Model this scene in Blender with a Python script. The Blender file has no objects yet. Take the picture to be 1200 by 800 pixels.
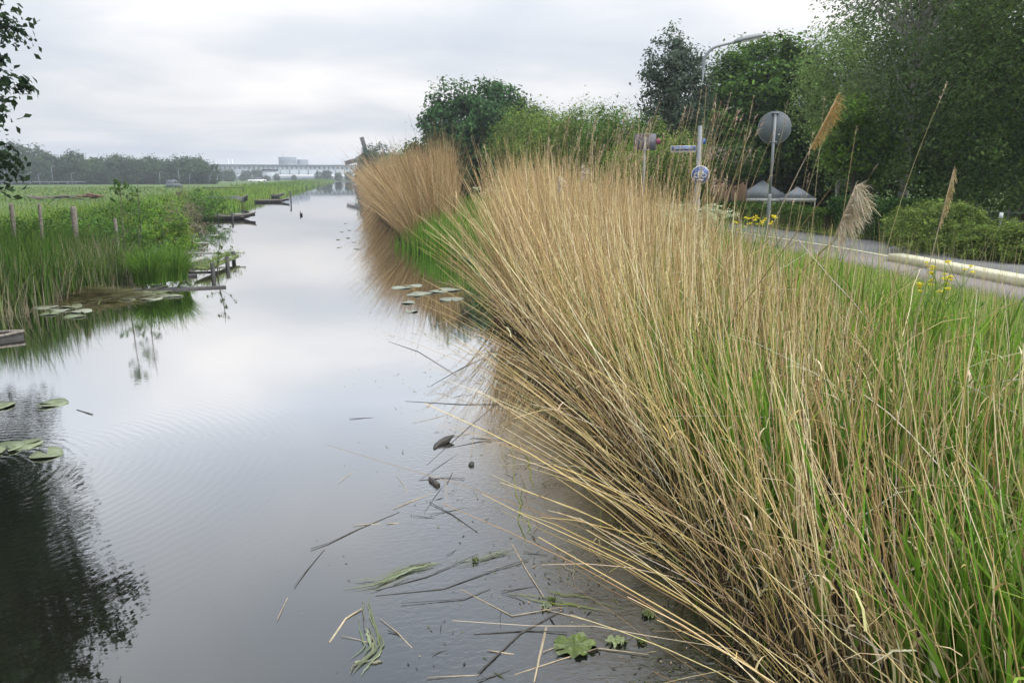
import bpy, math, numpy as np
from mathutils import Vector, Matrix
R = math.radians
rng = np.random.default_rng(11)
S = bpy.context.scene
COL = S.collection

# ------------------------------------------------------------------ camera
FPX, H = 890.0, 2.4
YAW = math.atan((600-405)/math.hypot(FPX, 193)); PIT = math.atan(193/FPX)
cam = bpy.data.cameras.new('camera'); co = bpy.data.objects.new('camera', cam); COL.objects.link(co)
cam.lens = FPX/1200*36; cam.sensor_width = 36; cam.clip_start = .05; cam.clip_end = 6000
co.location = (0, 0, H); co.rotation_euler = (math.pi/2-PIT, 0, -YAW)
S.camera = co

def ray(px, py):
    x = (px-600)/FPX; y = (400-py)/FPX
    Y = math.cos(PIT)+y*math.sin(PIT); Z = y*math.cos(PIT)-math.sin(PIT)
    return (x*math.cos(YAW)+Y*math.sin(YAW), -x*math.sin(YAW)+Y*math.cos(YAW), Z)
def at(px, py, z=0):
    a = ray(px, py); t = (z-H)/a[2]; return (a[0]*t, a[1]*t, z)
def atd(px, py, d):
    a = ray(px, py); t = d/math.hypot(a[0], a[1]); return (a[0]*t, a[1]*t, H+a[2]*t)

# ------------------------------------------------------------------ sky, sun, exposure
SUN_EL, SUN_AZ = 48, 115          # azimuth clockwise from +Y
W = bpy.data.worlds.new('World'); S.world = W; W.use_nodes = True
nt = W.node_tree; N = nt.nodes; Lk = nt.links
bg = N['Background']; bg.inputs['Strength'].default_value = .1
sky = N.new('ShaderNodeTexSky'); sky.sky_type = 'NISHITA'; sky.sun_disc = False
sky.sun_elevation = R(SUN_EL); sky.sun_rotation = R(SUN_AZ); sky.air_density = 1.2; sky.dust_density = 3
tc = N.new('ShaderNodeTexCoord')
sep = N.new('ShaderNodeSeparateXYZ'); Lk.new(tc.outputs['Generated'], sep.inputs[0])
def wmath(op, a, b=None, c=None):
    n = N.new('ShaderNodeMath'); n.operation = op
    for i, v in enumerate((a, b, c)):
        if v is None: continue
        if isinstance(v, (int, float)): n.inputs[i].default_value = v
        else: Lk.new(v, n.inputs[i])
    return n.outputs[0]
zz = wmath('ADD', wmath('MAXIMUM', sep.outputs[2], 0), .13)
cx = wmath('DIVIDE', sep.outputs[0], zz); cy = wmath('DIVIDE', sep.outputs[1], zz)
cmb = N.new('ShaderNodeCombineXYZ'); Lk.new(cx, cmb.inputs[0]); Lk.new(cy, cmb.inputs[1]); cmb.inputs[2].default_value = 3.1
def wnoise(scale, detail, dist):
    n = N.new('ShaderNodeTexNoise'); n.inputs['Scale'].default_value = scale
    n.inputs['Detail'].default_value = detail; n.inputs['Distortion'].default_value = dist
    n.inputs['Roughness'].default_value = .5
    Lk.new(cmb.outputs[0], n.inputs['Vector']); return n.outputs[0]
n1 = wnoise(.5, 3, .3); n2 = wnoise(1.1, 4, .5)
mix = wmath('ADD', wmath('MULTIPLY', n1, .65), wmath('MULTIPLY', n2, .35))
rmp = N.new('ShaderNodeValToRGB'); Lk.new(mix, rmp.inputs[0])
rmp.color_ramp.elements[0].position = .36; rmp.color_ramp.elements[0].color = (4.6, 5.1, 5.9, 1)
rmp.color_ramp.elements[1].position = .64; rmp.color_ramp.elements[1].color = (8.4, 8.15, 8.05, 1)
e = rmp.color_ramp.elements.new(.5); e.color = (6.05, 6.25, 6.6, 1)
# overcast cloud is brighter round the veiled sun (behind and above the viewer)
sd = Vector((math.sin(R(SUN_AZ))*math.cos(R(SUN_EL)), math.cos(R(SUN_AZ))*math.cos(R(SUN_EL)), math.sin(R(SUN_EL))))
dot = N.new('ShaderNodeVectorMath'); dot.operation = 'DOT_PRODUCT'; Lk.new(tc.outputs['Generated'], dot.inputs[0]); dot.inputs[1].default_value = sd
glow = wmath('ADD', wmath('MULTIPLY', wmath('POWER', wmath('MAXIMUM', dot.outputs['Value'], 0), 3), 2.0), 1.0)
glow = wmath('MULTIPLY', glow, wmath('ADD', wmath('MULTIPLY', wmath('MAXIMUM', sep.outputs[2], 0), 1.5), .95))
scl = N.new('ShaderNodeVectorMath'); scl.operation = 'SCALE'; Lk.new(rmp.outputs[0], scl.inputs[0]); Lk.new(glow, scl.inputs['Scale'])
mx = N.new('ShaderNodeMix'); mx.data_type = 'RGBA'; mx.inputs[0].default_value = .9
Lk.new(sky.outputs[0], mx.inputs[6]); Lk.new(scl.outputs[0], mx.inputs[7]); Lk.new(mx.outputs[2], bg.inputs['Color'])
W.cycles.sampling_method = 'AUTOMATIC'
sl = bpy.data.lights.new('sun', 'SUN'); sl.energy = 1.5; sl.angle = R(11); sl.color = (1, .95, .87)
so = bpy.data.objects.new('sun', sl); COL.objects.link(so)
so.rotation_euler = (-sd).to_track_quat('-Z', 'Y').to_euler()
S.view_settings.view_transform = 'Standard'; S.view_settings.look = 'None'
S.view_settings.exposure = 0.27; S.view_settings.gamma = 1.0

# ------------------------------------------------------------------ materials
def newmat(name):
    m = bpy.data.materials.new(name); m.use_nodes = True
    return m, m.node_tree.nodes, m.node_tree.links, m.node_tree.nodes['Principled BSDF']
def plain(name, c, rough=.7, metal=0, var=.25, scale=6, bump=0.2):
    m, n, l, b = newmat(name)
    b.inputs['Roughness'].default_value = rough; b.inputs['Metallic'].default_value = metal
    t = n.new('ShaderNodeTexCoord'); no = n.new('ShaderNodeTexNoise'); no.inputs['Scale'].default_value = scale; no.inputs['Detail'].default_value = 6
    l.new(t.outputs['Object'], no.inputs['Vector'])
    r = n.new('ShaderNodeValToRGB'); l.new(no.outputs[0], r.inputs[0])
    r.color_ramp.elements[0].position = .3; r.color_ramp.elements[1].position = .7
    r.color_ramp.elements[0].color = (*[v*(1-var) for v in c], 1); r.color_ramp.elements[1].color = (*[min(1, v*(1+var)) for v in c], 1)
    l.new(r.outputs[0], b.inputs['Base Color'])
    if bump:
        bp = n.new('ShaderNodeBump'); bp.inputs['Strength'].default_value = bump; bp.inputs['Distance'].default_value = .02
        l.new(no.outputs[0], bp.inputs['Height']); l.new(bp.outputs[0], b.inputs['Normal'])
    return m
def leafmat(name, transl=.35, rough=.55, spec=.35):
    m, n, l, b = newmat(name)
    a = n.new('ShaderNodeAttribute'); a.attribute_name = 'col'
    l.new(a.outputs['Color'], b.inputs['Base Color']); b.inputs['Roughness'].default_value = rough
    b.inputs['Specular IOR Level'].default_value = spec
    if transl:
        tr = n.new('ShaderNodeBsdfTranslucent'); hs = n.new('ShaderNodeHueSaturation'); hs.inputs['Value'].default_value = 1.5; hs.inputs['Hue'].default_value = .485
        l.new(a.outputs['Color'], hs.inputs['Color']); l.new(hs.outputs[0], tr.inputs['Color'])
        ms = n.new('ShaderNodeMixShader'); ms.inputs[0].default_value = transl
        l.new(b.outputs[0], ms.inputs[1]); l.new(tr.outputs[0], ms.inputs[2]); l.new(ms.outputs[0], n['Material Output'].inputs['Surface'])
    return m
M = dict(
    leaf=leafmat('leaf', .3, .6, .1), straw=leafmat('dry_stem', .03, .6, .15), blade=leafmat('green_blade', .35, .5, .15),
    far=leafmat('far_leaf', .15, .8, .1),
    bark=plain('bark', (.09, .075, .06), .9, scale=14, bump=.6), birch=plain('birch_bark', (.32, .31, .28), .8, scale=9, var=.6),
    galv=plain('galvanised_steel', (.21, .225, .23), .6, .1, .06, 3, .02), galv_dark=plain('sign_back', (.10, .12, .13), .6, .1, .06, 2, .02),
    white=plain('white_paint', (.7, .7, .68), .6, var=.05, bump=.02), blue=plain('sign_blue', (.03, .10, .30), .4, var=.1, bump=0),
    red=plain('sign_red', (.2, .04, .07), .5, var=.2, bump=0),
    oldwood=plain('weathered_wood', (.17, .15, .125), .9, scale=22, var=.5, bump=.6), wetwood=plain('wet_dark_wood', (.03, .028, .026), .6, scale=14, var=.5, bump=.5),
    palewood=plain('pale_plank', (.33, .33, .28), .85, scale=18, var=.35, bump=.4), moss=plain('mossy_plank', (.13, .16, .06), .95, scale=10, var=.5, bump=.6),
    rust=plain('rusty_scrap', (.14, .06, .045), .8, scale=6, var=.6), dark=plain('dark_void', (.015, .017, .02), .4, var=.2, bump=0),
    wallbrown=plain('pinkish_brick_wall', (.44, .27, .18), .85, scale=18, var=.15), tent=plain('tent_canvas', (.4, .44, .48), .8, var=.03, scale=1, bump=0),
    building=plain('pale_cladding', (.46, .5, .54), .6, scale=.2, var=.08, bump=0), bgrey=plain('grey_cladding', (.15, .18, .21), .6, scale=.2, var=.15, bump=0),
    glass=plain('dark_glass', (.05, .06, .07), .15, var=.2, bump=0), thatch=plain('mill_thatch', (.09, .08, .07), .95, scale=3, var=.3),
    sailm=plain('mill_lattice', (.07, .065, .06), .8, var=.2), carbody=plain('car_paint', (.06, .08, .08), .3, var=.1, bump=0), tyre=plain('tyre', (.02, .02, .02), .8),
    feather=plain('coot_feather', (.012, .012, .014), .5), beak=plain('coot_beak', (.7, .68, .62), .4),
    pad=plain('lily_pad_skin', (.14, .165, .09), .35, scale=9, var=.3, bump=.15), padlight=plain('lily_pad_pale', (.22, .24, .17), .45, scale=9, var=.3, bump=.15),
    biglf=plain('crinkled_leaf', (.075, .105, .016), .35, scale=16, var=.35, bump=.9), algae=plain('algae_strand', (.2, .24, .1), .5, scale=10, var=.3),
    stick=plain('wet_stick', (.045, .04, .032), .6, scale=20, var=.5), drystick=plain('dry_reed_stick', (.36, .29, .19), .7, scale=20, var=.3),
)
def ramp_mat(name, stops, rough=.9, scales=(.35, 5), mixf=.5, bumpd=.03, bumps=60):
    m, n, l, b = newmat(name)
    b.inputs['Roughness'].default_value = rough; b.inputs['Specular IOR Level'].default_value = .2
    t = n.new('ShaderNodeTexCoord'); o = []
    for s in scales:
        no = n.new('ShaderNodeTexNoise'); no.inputs['Scale'].default_value = s; no.inputs['Detail'].default_value = 8
        l.new(t.outputs['Object'], no.inputs['Vector']); o.append(no.outputs[0])
    mm = n.new('ShaderNodeMix'); mm.inputs[0].default_value = mixf; l.new(o[0], mm.inputs[2]); l.new(o[1], mm.inputs[3])
    r = n.new('ShaderNodeValToRGB'); l.new(mm.outputs[0], r.inputs[0])
    els = r.color_ramp.elements
    els[0].position, els[0].color = stops[0][0], (*stops[0][1], 1); els[1].position, els[1].color = stops[-1][0], (*stops[-1][1], 1)
    for p, c in stops[1:-1]: q = els.new(p); q.color = (*c, 1)
    l.new(r.outputs[0], b.inputs['Base Color'])
    no = n.new('ShaderNodeTexNoise'); no.inputs['Scale'].default_value = bumps; no.inputs['Detail'].default_value = 4; l.new(t.outputs['Object'], no.inputs['Vector'])
    bp = n.new('ShaderNodeBump'); bp.inputs['Distance'].default_value = bumpd; bp.inputs['Strength'].default_value = .6
    l.new(no.outputs[0], bp.inputs['Height']); l.new(bp.outputs[0], b.inputs['Normal'])
    return m
M['ground'] = ramp_mat('meadow', [(.3, (.045, .07, .016)), (.5, (.065, .11, .022)), (.7, (.11, .14, .04))], scales=(.06, 3))
M['mud'] = ramp_mat('bank_mud', [(.3, (.02, .018, .012)), (.7, (.05, .05, .022))])
M['asphalt'] = ramp_mat('worn_asphalt', [(.3, (.15, .15, .15)), (.7, (.205, .205, .2))], .85, (.8, 40), .45, .004, 250)
M['path'] = ramp_mat('reddish_path', [(.3, (.15, .13, .125)), (.7, (.21, .185, .18))], .85, (.9, 40), .45, .004, 250)
M['kerbp'] = ramp_mat('painted_kerb', [(.32, (.4, .37, .24)), (.45, (.5, .47, .34)), (.7, (.58, .55, .42))], .7, (2, 14), .5, .006, 90)

# water
m, n, l, b = newmat('canal_water')
b.inputs['Base Color'].default_value = (.007, .008, .005, 1); b.inputs['Roughness'].default_value = .0
b.inputs['IOR'].default_value = 1.33; b.inputs['Specular IOR Level'].default_value = .5
t = n.new('ShaderNodeTexCoord')
def wn(scale, detail, sx=1, sy=1, rough=.5, dist=0):
    mp = n.new('ShaderNodeMapping'); mp.inputs['Scale'].default_value = (sx, sy, 1); l.new(t.outputs['Object'], mp.inputs[0])
    q = n.new('ShaderNodeTexNoise'); q.inputs['Scale'].default_value = scale; q.inputs['Detail'].default_value = detail
    q.inputs['Roughness'].default_value = rough; q.inputs['Distortion'].default_value = dist; l.new(mp.outputs[0], q.inputs['Vector']); return q.outputs[0]
def mth(op, a, bb=None, cc=None):
    q = n.new('ShaderNodeMath'); q.operation = op
    for i, v in enumerate((a, bb, cc)):
        if v is None: continue
        if isinstance(v, (int, float)): q.inputs[i].default_value = v
        else: l.new(v, q.inputs[i])
    return q.outputs[0]
slow = wn(.5, 3); mid = wn(2.2, 4, 1, 1.5); fine = wn(16, 3, 1, 1.6, .55, .5)
# ring ripples spreading from a spot by the left bank
wv = n.new('ShaderNodeTexWave'); wv.wave_type = 'RINGS'; wv.rings_direction = 'SPHERICAL'; wv.inputs['Scale'].default_value = 3.6; wv.inputs['Distortion'].default_value = 4.5; wv.inputs['Detail'].default_value = 2; wv.inputs['Detail Scale'].default_value = 1.2
RC = at(-60, 560)
mp = n.new('ShaderNodeMapping'); mp.inputs['Location'].default_value = (-RC[0], -RC[1], 0); l.new(t.outputs['Object'], mp.inputs[0]); l.new(mp.outputs[0], wv.inputs['Vector'])
ln = n.new('ShaderNodeVectorMath'); ln.operation = 'LENGTH'; l.new(mp.outputs[0], ln.inputs[0])
ringf = mth('SUBTRACT', 1, mth('SMOOTH_MIN', mth('DIVIDE', ln.outputs['Value'], 3.6), 1, .1)); 
# rougher skin along the right bank
sx = n.new('ShaderNodeSeparateXYZ'); l.new(t.outputs['Object'], sx.inputs[0])
def mrange(v, a, b2, c, d):
    q = n.new('ShaderNodeMapRange'); q.interpolation_type = 'SMOOTHSTEP'
    l.new(v, q.inputs[0])
    for i, w in enumerate((a, b2, c, d)): q.inputs[i+1].default_value = w
    return q.outputs[0]
edge = mth('MULTIPLY', mrange(sx.outputs[0], -.2, .9, 0, 1), mrange(sx.outputs[1], 3.5, 8.0, 1, .0))
left = mrange(sx.outputs[0], -3.2, -1.6, 1, 0)
leftn = mth('MULTIPLY', left, mrange(sx.outputs[1], 3, 14, 1, .05))
amp = mth('ADD', mth('ADD', mth('MULTIPLY', edge, 2.2), mth('MULTIPLY', leftn, .45)), .05)
patch = mrange(slow, .35, .7, .4, 1.3)
h = mth('ADD', mth('MULTIPLY', mid, .0003), mth('MULTIPLY', mth('MULTIPLY', fine, .0032), mth('MULTIPLY', amp, patch)))
h = mth('ADD', h, mth('MULTIPLY', mth('MULTIPLY', wv.outputs['Fac'], .0007), mth('MAXIMUM', ringf, 0)))
bp = n.new('ShaderNodeBump'); bp.inputs['Distance'].default_value = 1.0; bp.inputs['Strength'].default_value = 1.0
l.new(h, bp.inputs['Height']); l.new(bp.outputs[0], b.inputs['Normal'])
fr = n.new('ShaderNodeFresnel'); fr.inputs['IOR'].default_value = 1.33; l.new(bp.outputs[0], fr.inputs['Normal'])
gl = n.new('ShaderNodeBsdfGlossy'); gl.inputs['Roughness'].default_value = 0; gl.inputs['Color'].default_value = (.97, .97, .97, 1); l.new(bp.outputs[0], gl.inputs['Normal'])
b.inputs['Specular IOR Level'].default_value = 0
fac = mth('MINIMUM', mth('ADD', mth('MULTIPLY', mth('POWER', fr.outputs[0], 1.0), 4.5), 0.0), .82)
ms = n.new('ShaderNodeMixShader'); l.new(fac, ms.inputs[0]); l.new(b.outputs[0], ms.inputs[1]); l.new(gl.outputs[0], ms.inputs[2]); l.new(ms.outputs[0], n['Material Output'].inputs['Surface'])
M['water'] = m

# ------------------------------------------------------------------ mesh helpers
def mk(name, V, F, mat, parent=None, col=None, smooth=False):
    """V (n,3) array, F list of (k,3|4) index arrays -> ONE mesh object"""
    if not isinstance(F, list): F = [F]
    F = [np.asarray(f, np.int32) for f in F if len(f)]
    V = np.asarray(V, np.float32)
    me = bpy.data.meshes.new(name)
    me.vertices.add(len(V)); me.vertices.foreach_set('co', V.ravel())
    loops = np.concatenate([f.ravel() for f in F]); starts = []; o = 0
    for f in F:
        k = f.shape[1]; starts.append(o+np.arange(len(f))*k); o += f.size
    starts = np.concatenate(starts)
    me.loops.add(len(loops)); me.loops.foreach_set('vertex_index', loops)
    me.polygons.add(len(starts)); me.polygons.foreach_set('loop_start', starts.astype(np.int32))
    me.update(calc_edges=True)
    if smooth: me.polygons.foreach_set('use_smooth', np.ones(len(starts), bool))
    if col is not None:
        a = me.attributes.new('col', 'FLOAT_COLOR', 'POINT')
        c = np.ones((len(V), 4), np.float32); c[:, :3] = col; a.data.foreach_set('color', c.ravel())
    me.materials.append(mat)
    ob = bpy.data.objects.new(name, me); COL.objects.link(ob)
    if parent: ob.parent = parent
    return ob
def tag(o, label=None, cat=None, group=None, kind=None):
    if label: o['label'] = label
    if cat: o['category'] = cat
    if group: o['group'] = group
    if kind: o['kind'] = kind
    return o
def empty(name, loc, label, cat, group=None, rz=0):
    o = bpy.data.objects.new(name, None); COL.objects.link(o); o.location = loc; o.rotation_euler = (0, 0, rz); o.empty_display_size = .2
    return tag(o, label, cat, group)
def copy_tree(o, parent=None):
    c = o.copy(); COL.objects.link(c)
    if parent: c.parent = parent
    for ch in list(o.children): copy_tree(ch, c)
    return c
class MB:
    def __init__(s): s.v = []; s.q = []; s.t = []; s.n = 0
    def add(s, V, Q=(), T=()):
        V = np.asarray(V, float); s.v.append(V)
        if len(Q): s.q.append(np.asarray(Q)+s.n)
        if len(T): s.t.append(np.asarray(T)+s.n)
        s.n += len(V); return s
    def box(s, c, d, rz=0, ry=0, rx=0):
        g = np.array([[x, y, z] for x in (-.5, .5) for y in (-.5, .5) for z in (-.5, .5)])*np.array(d)
        m_ = np.array(Matrix.Rotation(rz, 3, 'Z') @ Matrix.Rotation(ry, 3, 'Y') @ Matrix.Rotation(rx, 3, 'X'))
        return s.add(g @ m_.T+np.array(c), [[0, 1, 3, 2], [4, 6, 7, 5], [0, 4, 5, 1], [2, 3, 7, 6], [0, 2, 6, 4], [1, 5, 7, 3]])
    def tube(s, P, r, k=8, cap=True):
        P = np.asarray(P, float); n_ = len(P); r = np.broadcast_to(np.asarray(r, float), (n_,))
        T = np.gradient(P, axis=0); T /= np.linalg.norm(T, axis=1)[:, None]+1e-9
        ref = np.array([0, 0, 1.]) if abs(T[:, 2]).mean() < .8 else np.array([1., 0, 0])
        A = np.cross(T, ref); A /= np.linalg.norm(A, axis=1)[:, None]+1e-9; B = np.cross(T, A)
        th = np.arange(k)/k*2*np.pi
        V = P[:, None]+r[:, None, None]*(np.cos(th)[None, :, None]*A[:, None]+np.sin(th)[None, :, None]*B[:, None])
        i = np.arange(n_-1)[:, None]*k; j = np.arange(k)[None]; jn = (j+1) % k
        Q = np.stack([i+j, i+jn, i+k+jn, i+k+j], -1).reshape(-1, 4)
        V = V.reshape(-1, 3); tt = []
        if cap:
            V = np.vstack([V, P[:1], P[-1:]]); c0, c1 = n_*k, n_*k+1; jj = np.arange(k)
            tt = np.vstack([np.stack([np.full(k, c0), (jj+1) % k, jj], 1), np.stack([np.full(k, c1), (n_-1)*k+jj, (n_-1)*k+(jj+1) % k], 1)])
        return s.add(V, Q, tt)
    def disc(s, c, r, th, nrm, k=28):
        nrm = Vector(nrm).normalized(); c = Vector(c)
        return s.tube([c-nrm*th/2, c+nrm*th/2], [r, r], k)
    def loft(s, rings, cap=True):
        rings = np.asarray(rings, float); n_, k = rings.shape[:2]
        i = np.arange(n_-1)[:, None]*k; j = np.arange(k)[None]; jn = (j+1) % k
        Q = np.stack([i+j, i+jn, i+k+jn, i+k+j], -1).reshape(-1, 4); V = rings.reshape(-1, 3); T = []
        if cap:
            V = np.vstack([V, rings[0].mean(0)[None], rings[-1].mean(0)[None]]); jj = np.arange(k)
            T = np.vstack([np.stack([np.full(k, n_*k), (jj+1) % k, jj], 1), np.stack([np.full(k, n_*k+1), (n_-1)*k+jj, (n_-1)*k+(jj+1) % k], 1)])
        return s.add(V, Q, T)
    def build(s, name, mat, parent=None, smooth=False):
        F = []
        if s.q: F.append(np.vstack(s.q))
        if s.t: F.append(np.vstack(s.t))
        return mk(name, np.vstack(s.v), F, mat, parent, None, smooth)

def strands(base, off, h, width, K=4, tube=False, bend=1.8, droop=0, taper=1.0, wob=0, ang=None):
    """many stems/blades: base (n,3); off (n,2) horizontal tip offset; h (n,) tip height; returns V,F,id"""
    n_ = len(base); t_ = np.linspace(0, 1, K+1)
    P = np.zeros((n_, K+1, 3))
    P[:, :, :2] = base[:, None, :2]+off[:, None]*(t_**bend)[None, :, None]
    P[:, :, 2] = base[:, None, 2]+h[:, None]*(t_[None]-(np.asarray(droop).reshape(-1, 1)*(t_**3)[None]))
    if wob is not 0: P[:, 1:, :2] += rng.normal(0, 1, (n_, K, 2))*np.asarray(wob).reshape(-1, 1, 1)
    w = np.asarray(width).reshape(-1, 1)*(1-taper*t_[None]**1.6) + 1e-4
    if ang is None: ang = rng.uniform(0, 2*np.pi, n_)
    if not tube:
        d = np.stack([np.cos(ang), np.sin(ang), np.zeros(n_)], 1)[:, None]
        V = np.stack([P-d*w[..., None]/2, P+d*w[..., None]/2], 2)   # n,K+1,2,3
        b0 = np.arange(n_)[:, None]*(K+1)*2+np.arange(K)[None]*2
        F = np.stack([b0, b0+1, b0+3, b0+2], -1).reshape(-1, 4); m_ = 2
    else:
        T = np.gradient(P, axis=1); T /= np.linalg.norm(T, axis=2)[..., None]+1e-9
        ref = np.array([np.cos(.3), np.sin(.3), .0]); A = np.cross(T, ref); A /= np.linalg.norm(A, axis=2)[..., None]+1e-9; B = np.cross(T, A)
        th = np.arange(3)/3*2*np.pi
        V = P[:, :, None]+(w/2)[..., None, None]*(np.cos(th)[None, None, :, None]*A[:, :, None]+np.sin(th)[None, None, :, None]*B[:, :, None])
        b0 = (np.arange(n_)[:, None]*(K+1)*3+np.arange(K)[None]*3)[..., None]+np.arange(3)[None, None]
        b1 = (np.arange(n_)[:, None]*(K+1)*3+np.arange(K)[None]*3)[..., None]+np.array([1, 2, 0])[None, None]
        F = np.stack([b0, b1, b1+3, b0+3], -1).reshape(-1, 4); m_ = 3
    return V.reshape(-1, 3), F, np.repeat(np.arange(n_), (K+1)*m_), P
class Acc:
    def __init__(s): s.V = []; s.F = []; s.C = []; s.n = 0
    def add(s, V, F, C): s.V.append(V); s.F.append(F+s.n); s.C.append(C); s.n += len(V)
    def build(s, name, mat, parent=None): return mk(name, np.vstack(s.V), [np.vstack(s.F)], mat, parent, np.vstack(s.C))
def jit(cols, n_, v=.18, p=None):
    cols = np.asarray(cols, float); c = cols[rng.choice(len(cols), n_, p=p)]
    return np.clip(c*(1+rng.normal(0, v, (n_, 1)))*(1+rng.normal(0, .05, (n_, 3))), .004, .9)
STRAW = [(.46, .34, .155), (.58, .46, .235), (.35, .245, .10), (.70, .60, .38), (.26, .17, .08), (.50, .40, .15)]
FARSTRAW = [(.37, .26, .125), (.45, .33, .165), (.30, .2, .09), (.5, .39, .21)]
GREEN = [(.085, .19, .018), (.13, .27, .026), (.06, .13, .014), (.2, .32, .045), (.2, .22, .07)]
VERGE = [(.13, .23, .03), (.18, .30, .04), (.10, .17, .025), (.27, .31, .09)]

def leaves(C, size, nb, elong=1.7, up=.5, outw=None):
    """diamond leaves at C (n,3)"""
    n_ = len(C); nn = rng.normal(0, 1, (n_, 3)); nn[:, 2] += up*2
    if outw is not None: nn += outw*1.2
    nn /= np.linalg.norm(nn, axis=1)[:, None]
    a = np.cross(nn, rng.normal(0, 1, (n_, 3))); a /= np.linalg.norm(a, axis=1)[:, None]+1e-9
    b_ = np.cross(nn, a); s_ = (size*rng.uniform(.6, 1.3, n_))[:, None]
    V = np.stack([C-a*s_*.5, C+b_*s_*.5/elong+nn*s_*.08, C+a*s_*.5, C-b_*s_*.5/elong+nn*s_*.08], 1).reshape(-1, 3)
    return V, np.arange(n_*4).reshape(-1, 4), np.repeat(np.arange(n_), 4)
def crown(lobes, nclump, nleaf, size, clump_r, cols, up=.5, droop=1.0, shell=.5, elong=1.7):
    L = np.asarray(lobes, float); w = (L[:, 3]*L[:, 4]*L[:, 5])**.67; w /= w.sum()
    k = rng.choice(len(L), nclump, p=w); d = rng.normal(0, 1, (nclump, 3)); d /= np.linalg.norm(d, axis=1)[:, None]
    r = shell+(1.03-shell)*rng.random(nclump)**.6; r *= rng.normal(1, .07, nclump)
    cc = L[k, :3]+d*L[k, 3:]*r[:, None]; cc[:, 2] = np.maximum(cc[:, 2], .12)
    cr = clump_r*rng.uniform(.55, 1.35, nclump)
    tone = rng.normal(1, .16, nclump)
    i = np.repeat(np.arange(nclump), nleaf)
    g = rng.normal(0, 1, (len(i), 3))*.5; g[:, 2] *= droop*.75
    P = cc[i]+g*cr[i][:, None]; P[:, 2] = np.maximum(P[:, 2], .05)
    V, F, idx = leaves(P, size, 0, elong, up, d[i])
    C = jit(cols, len(i), .14)*tone[i][:, None]
    return V, F, np.clip(C, .004, .8)[idx], cc
def tree(name, label, cat, loc, lobes, nclump, nleaf, size, clump_r, cols, trunk=(.15, 1.5), group=None, bark='bark', nbr=14, mat='leaf', **kw):
    t_ = empty(name, loc, label, cat, group)
    V, F, C, cc = crown(lobes, nclump, nleaf, size, clump_r, cols, **kw)
    mk('crown', V, F, M[mat], t_, C)
    r0, hh = trunk; top = float(np.max(cc[:, 2]))*.8
    L = np.asarray(lobes)[0]
    mb = MB(); z = np.linspace(-.1, top, 7); u = z/top
    P = np.stack([L[0]*np.clip(u, 0, 1)**1.3+rng.normal(0, .03, 7)*top*.15, L[1]*np.clip(u, 0, 1)**1.3+rng.normal(0, .02, 7)*top*.15, z], 1); P[0, :2] = 0
    mb.tube(P, r0*(1-.85*np.clip(u, 0, 1))*np.where(u < .02, 1.35, 1), 9); mb.build('trunk', M[bark], t_, True)
    if nbr:
        mb = MB()
        for c in cc[rng.choice(len(cc), min(nbr, len(cc)), replace=False)]:
            zs = max(hh, min(c[2]*.7, top*.9)); s0 = np.array([np.interp(zs, z, P[:, 0]), np.interp(zs, z, P[:, 1]), zs])
            mid_ = (s0+c)/2+np.array([0, 0, -.12*np.linalg.norm(c-s0)*.5])+rng.normal(0, .05, 3)
            mb.tube([s0, mid_, c], [r0*.34, r0*.22, r0*.06], 5, False)
        mb.build('limbs', M[bark], t_, True)
    return t_

# ------------------------------------------------------------------ terrain
def shoreL(Y): return np.interp(Y, [-8, 8, 13.5, 14.6, 15.6, 17.0, 18.4, 19.4, 21, 28, 31, 43, 54, 60, 110, 250, 420], [-9.5, -9, -7.6, -6.3, -5.9, -5.3, -5.0, -5.2, -6.3, -7.4, -8.2, -8.6, -8.0, -8.4, -8.7, -8, -5.5])
def shoreR(Y): return np.interp(Y, [-8, 2, 3, 5, 9, 13, 16, 20, 24, 27, 50, 100, 300, 420], [3.4, 1.95, 2.0, 2.15, 2.45, 2.7, 2.8, 3.2, 3.0, 2.3, 2.2, 3.4, 5.6, 6.6])
ROADZ = .85
def ground(X, Y):
    dl = shoreL(Y)-X; dr = X-shoreR(Y); d = np.maximum(dl, dr)
    z = np.where(dr > dl, np.interp(d, [-1.2, -.3, .25, 1.2, 3.4, 5.5], [-.75, -.28, .04, .2, ROADZ-.15, ROADZ-.03]),
                 np.interp(d, [-1.5, -.3, .25, 1.0, 4, 20], [-.75, -.25, .05, .2, .32, .36]))
    z = np.where((Y > 418), np.interp(Y, [418, 424], [0, 1])*(np.maximum(z, .35)-z)+z, z)
    bump = .03*np.sin(X*1.7+Y*.6)*np.sin(Y*1.1-X*.4)
    z = z+np.where((d > .6) & (dr < 5), bump, 0)
    return z
def gz(x, y): return float(ground(np.array([x]), np.array([y]))[0])
gx = np.unique(np.round(np.concatenate([np.linspace(-1400, -60, 24), np.linspace(-60, -14, 24), np.arange(-14, 10, .22), np.linspace(10, 60, 22), np.linspace(60, 1400, 24)]), 3))
gy = np.unique(np.round(np.concatenate([[-60, -30, -12], np.arange(-8, 34, .3), np.arange(34, 130, 1.5), np.arange(130, 430, 4), np.linspace(430, 1500, 18)]), 3))
GX, GY = np.meshgrid(gx, gy); GZ = ground(GX, GY)
ny, nx = GX.shape; i = np.arange(ny-1)[:, None]*nx+np.arange(nx-1)[None]
Fq = np.stack([i, i+1, i+nx+1, i+nx], -1).reshape(-1, 4)
gr = mk('ground', np.stack([GX.ravel(), GY.ravel(), GZ.ravel()], 1), Fq, M['ground'], smooth=True); tag(gr, 'green meadow and grassy canal banks', 'ground', kind='structure')
gr.data.materials.append(M['mud'])
cz = GZ.ravel()[Fq].mean(1); mi = np.where(cz < .17, 1, 0); gr.data.polygons.foreach_set('material_index', mi.astype(np.int32))
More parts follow.
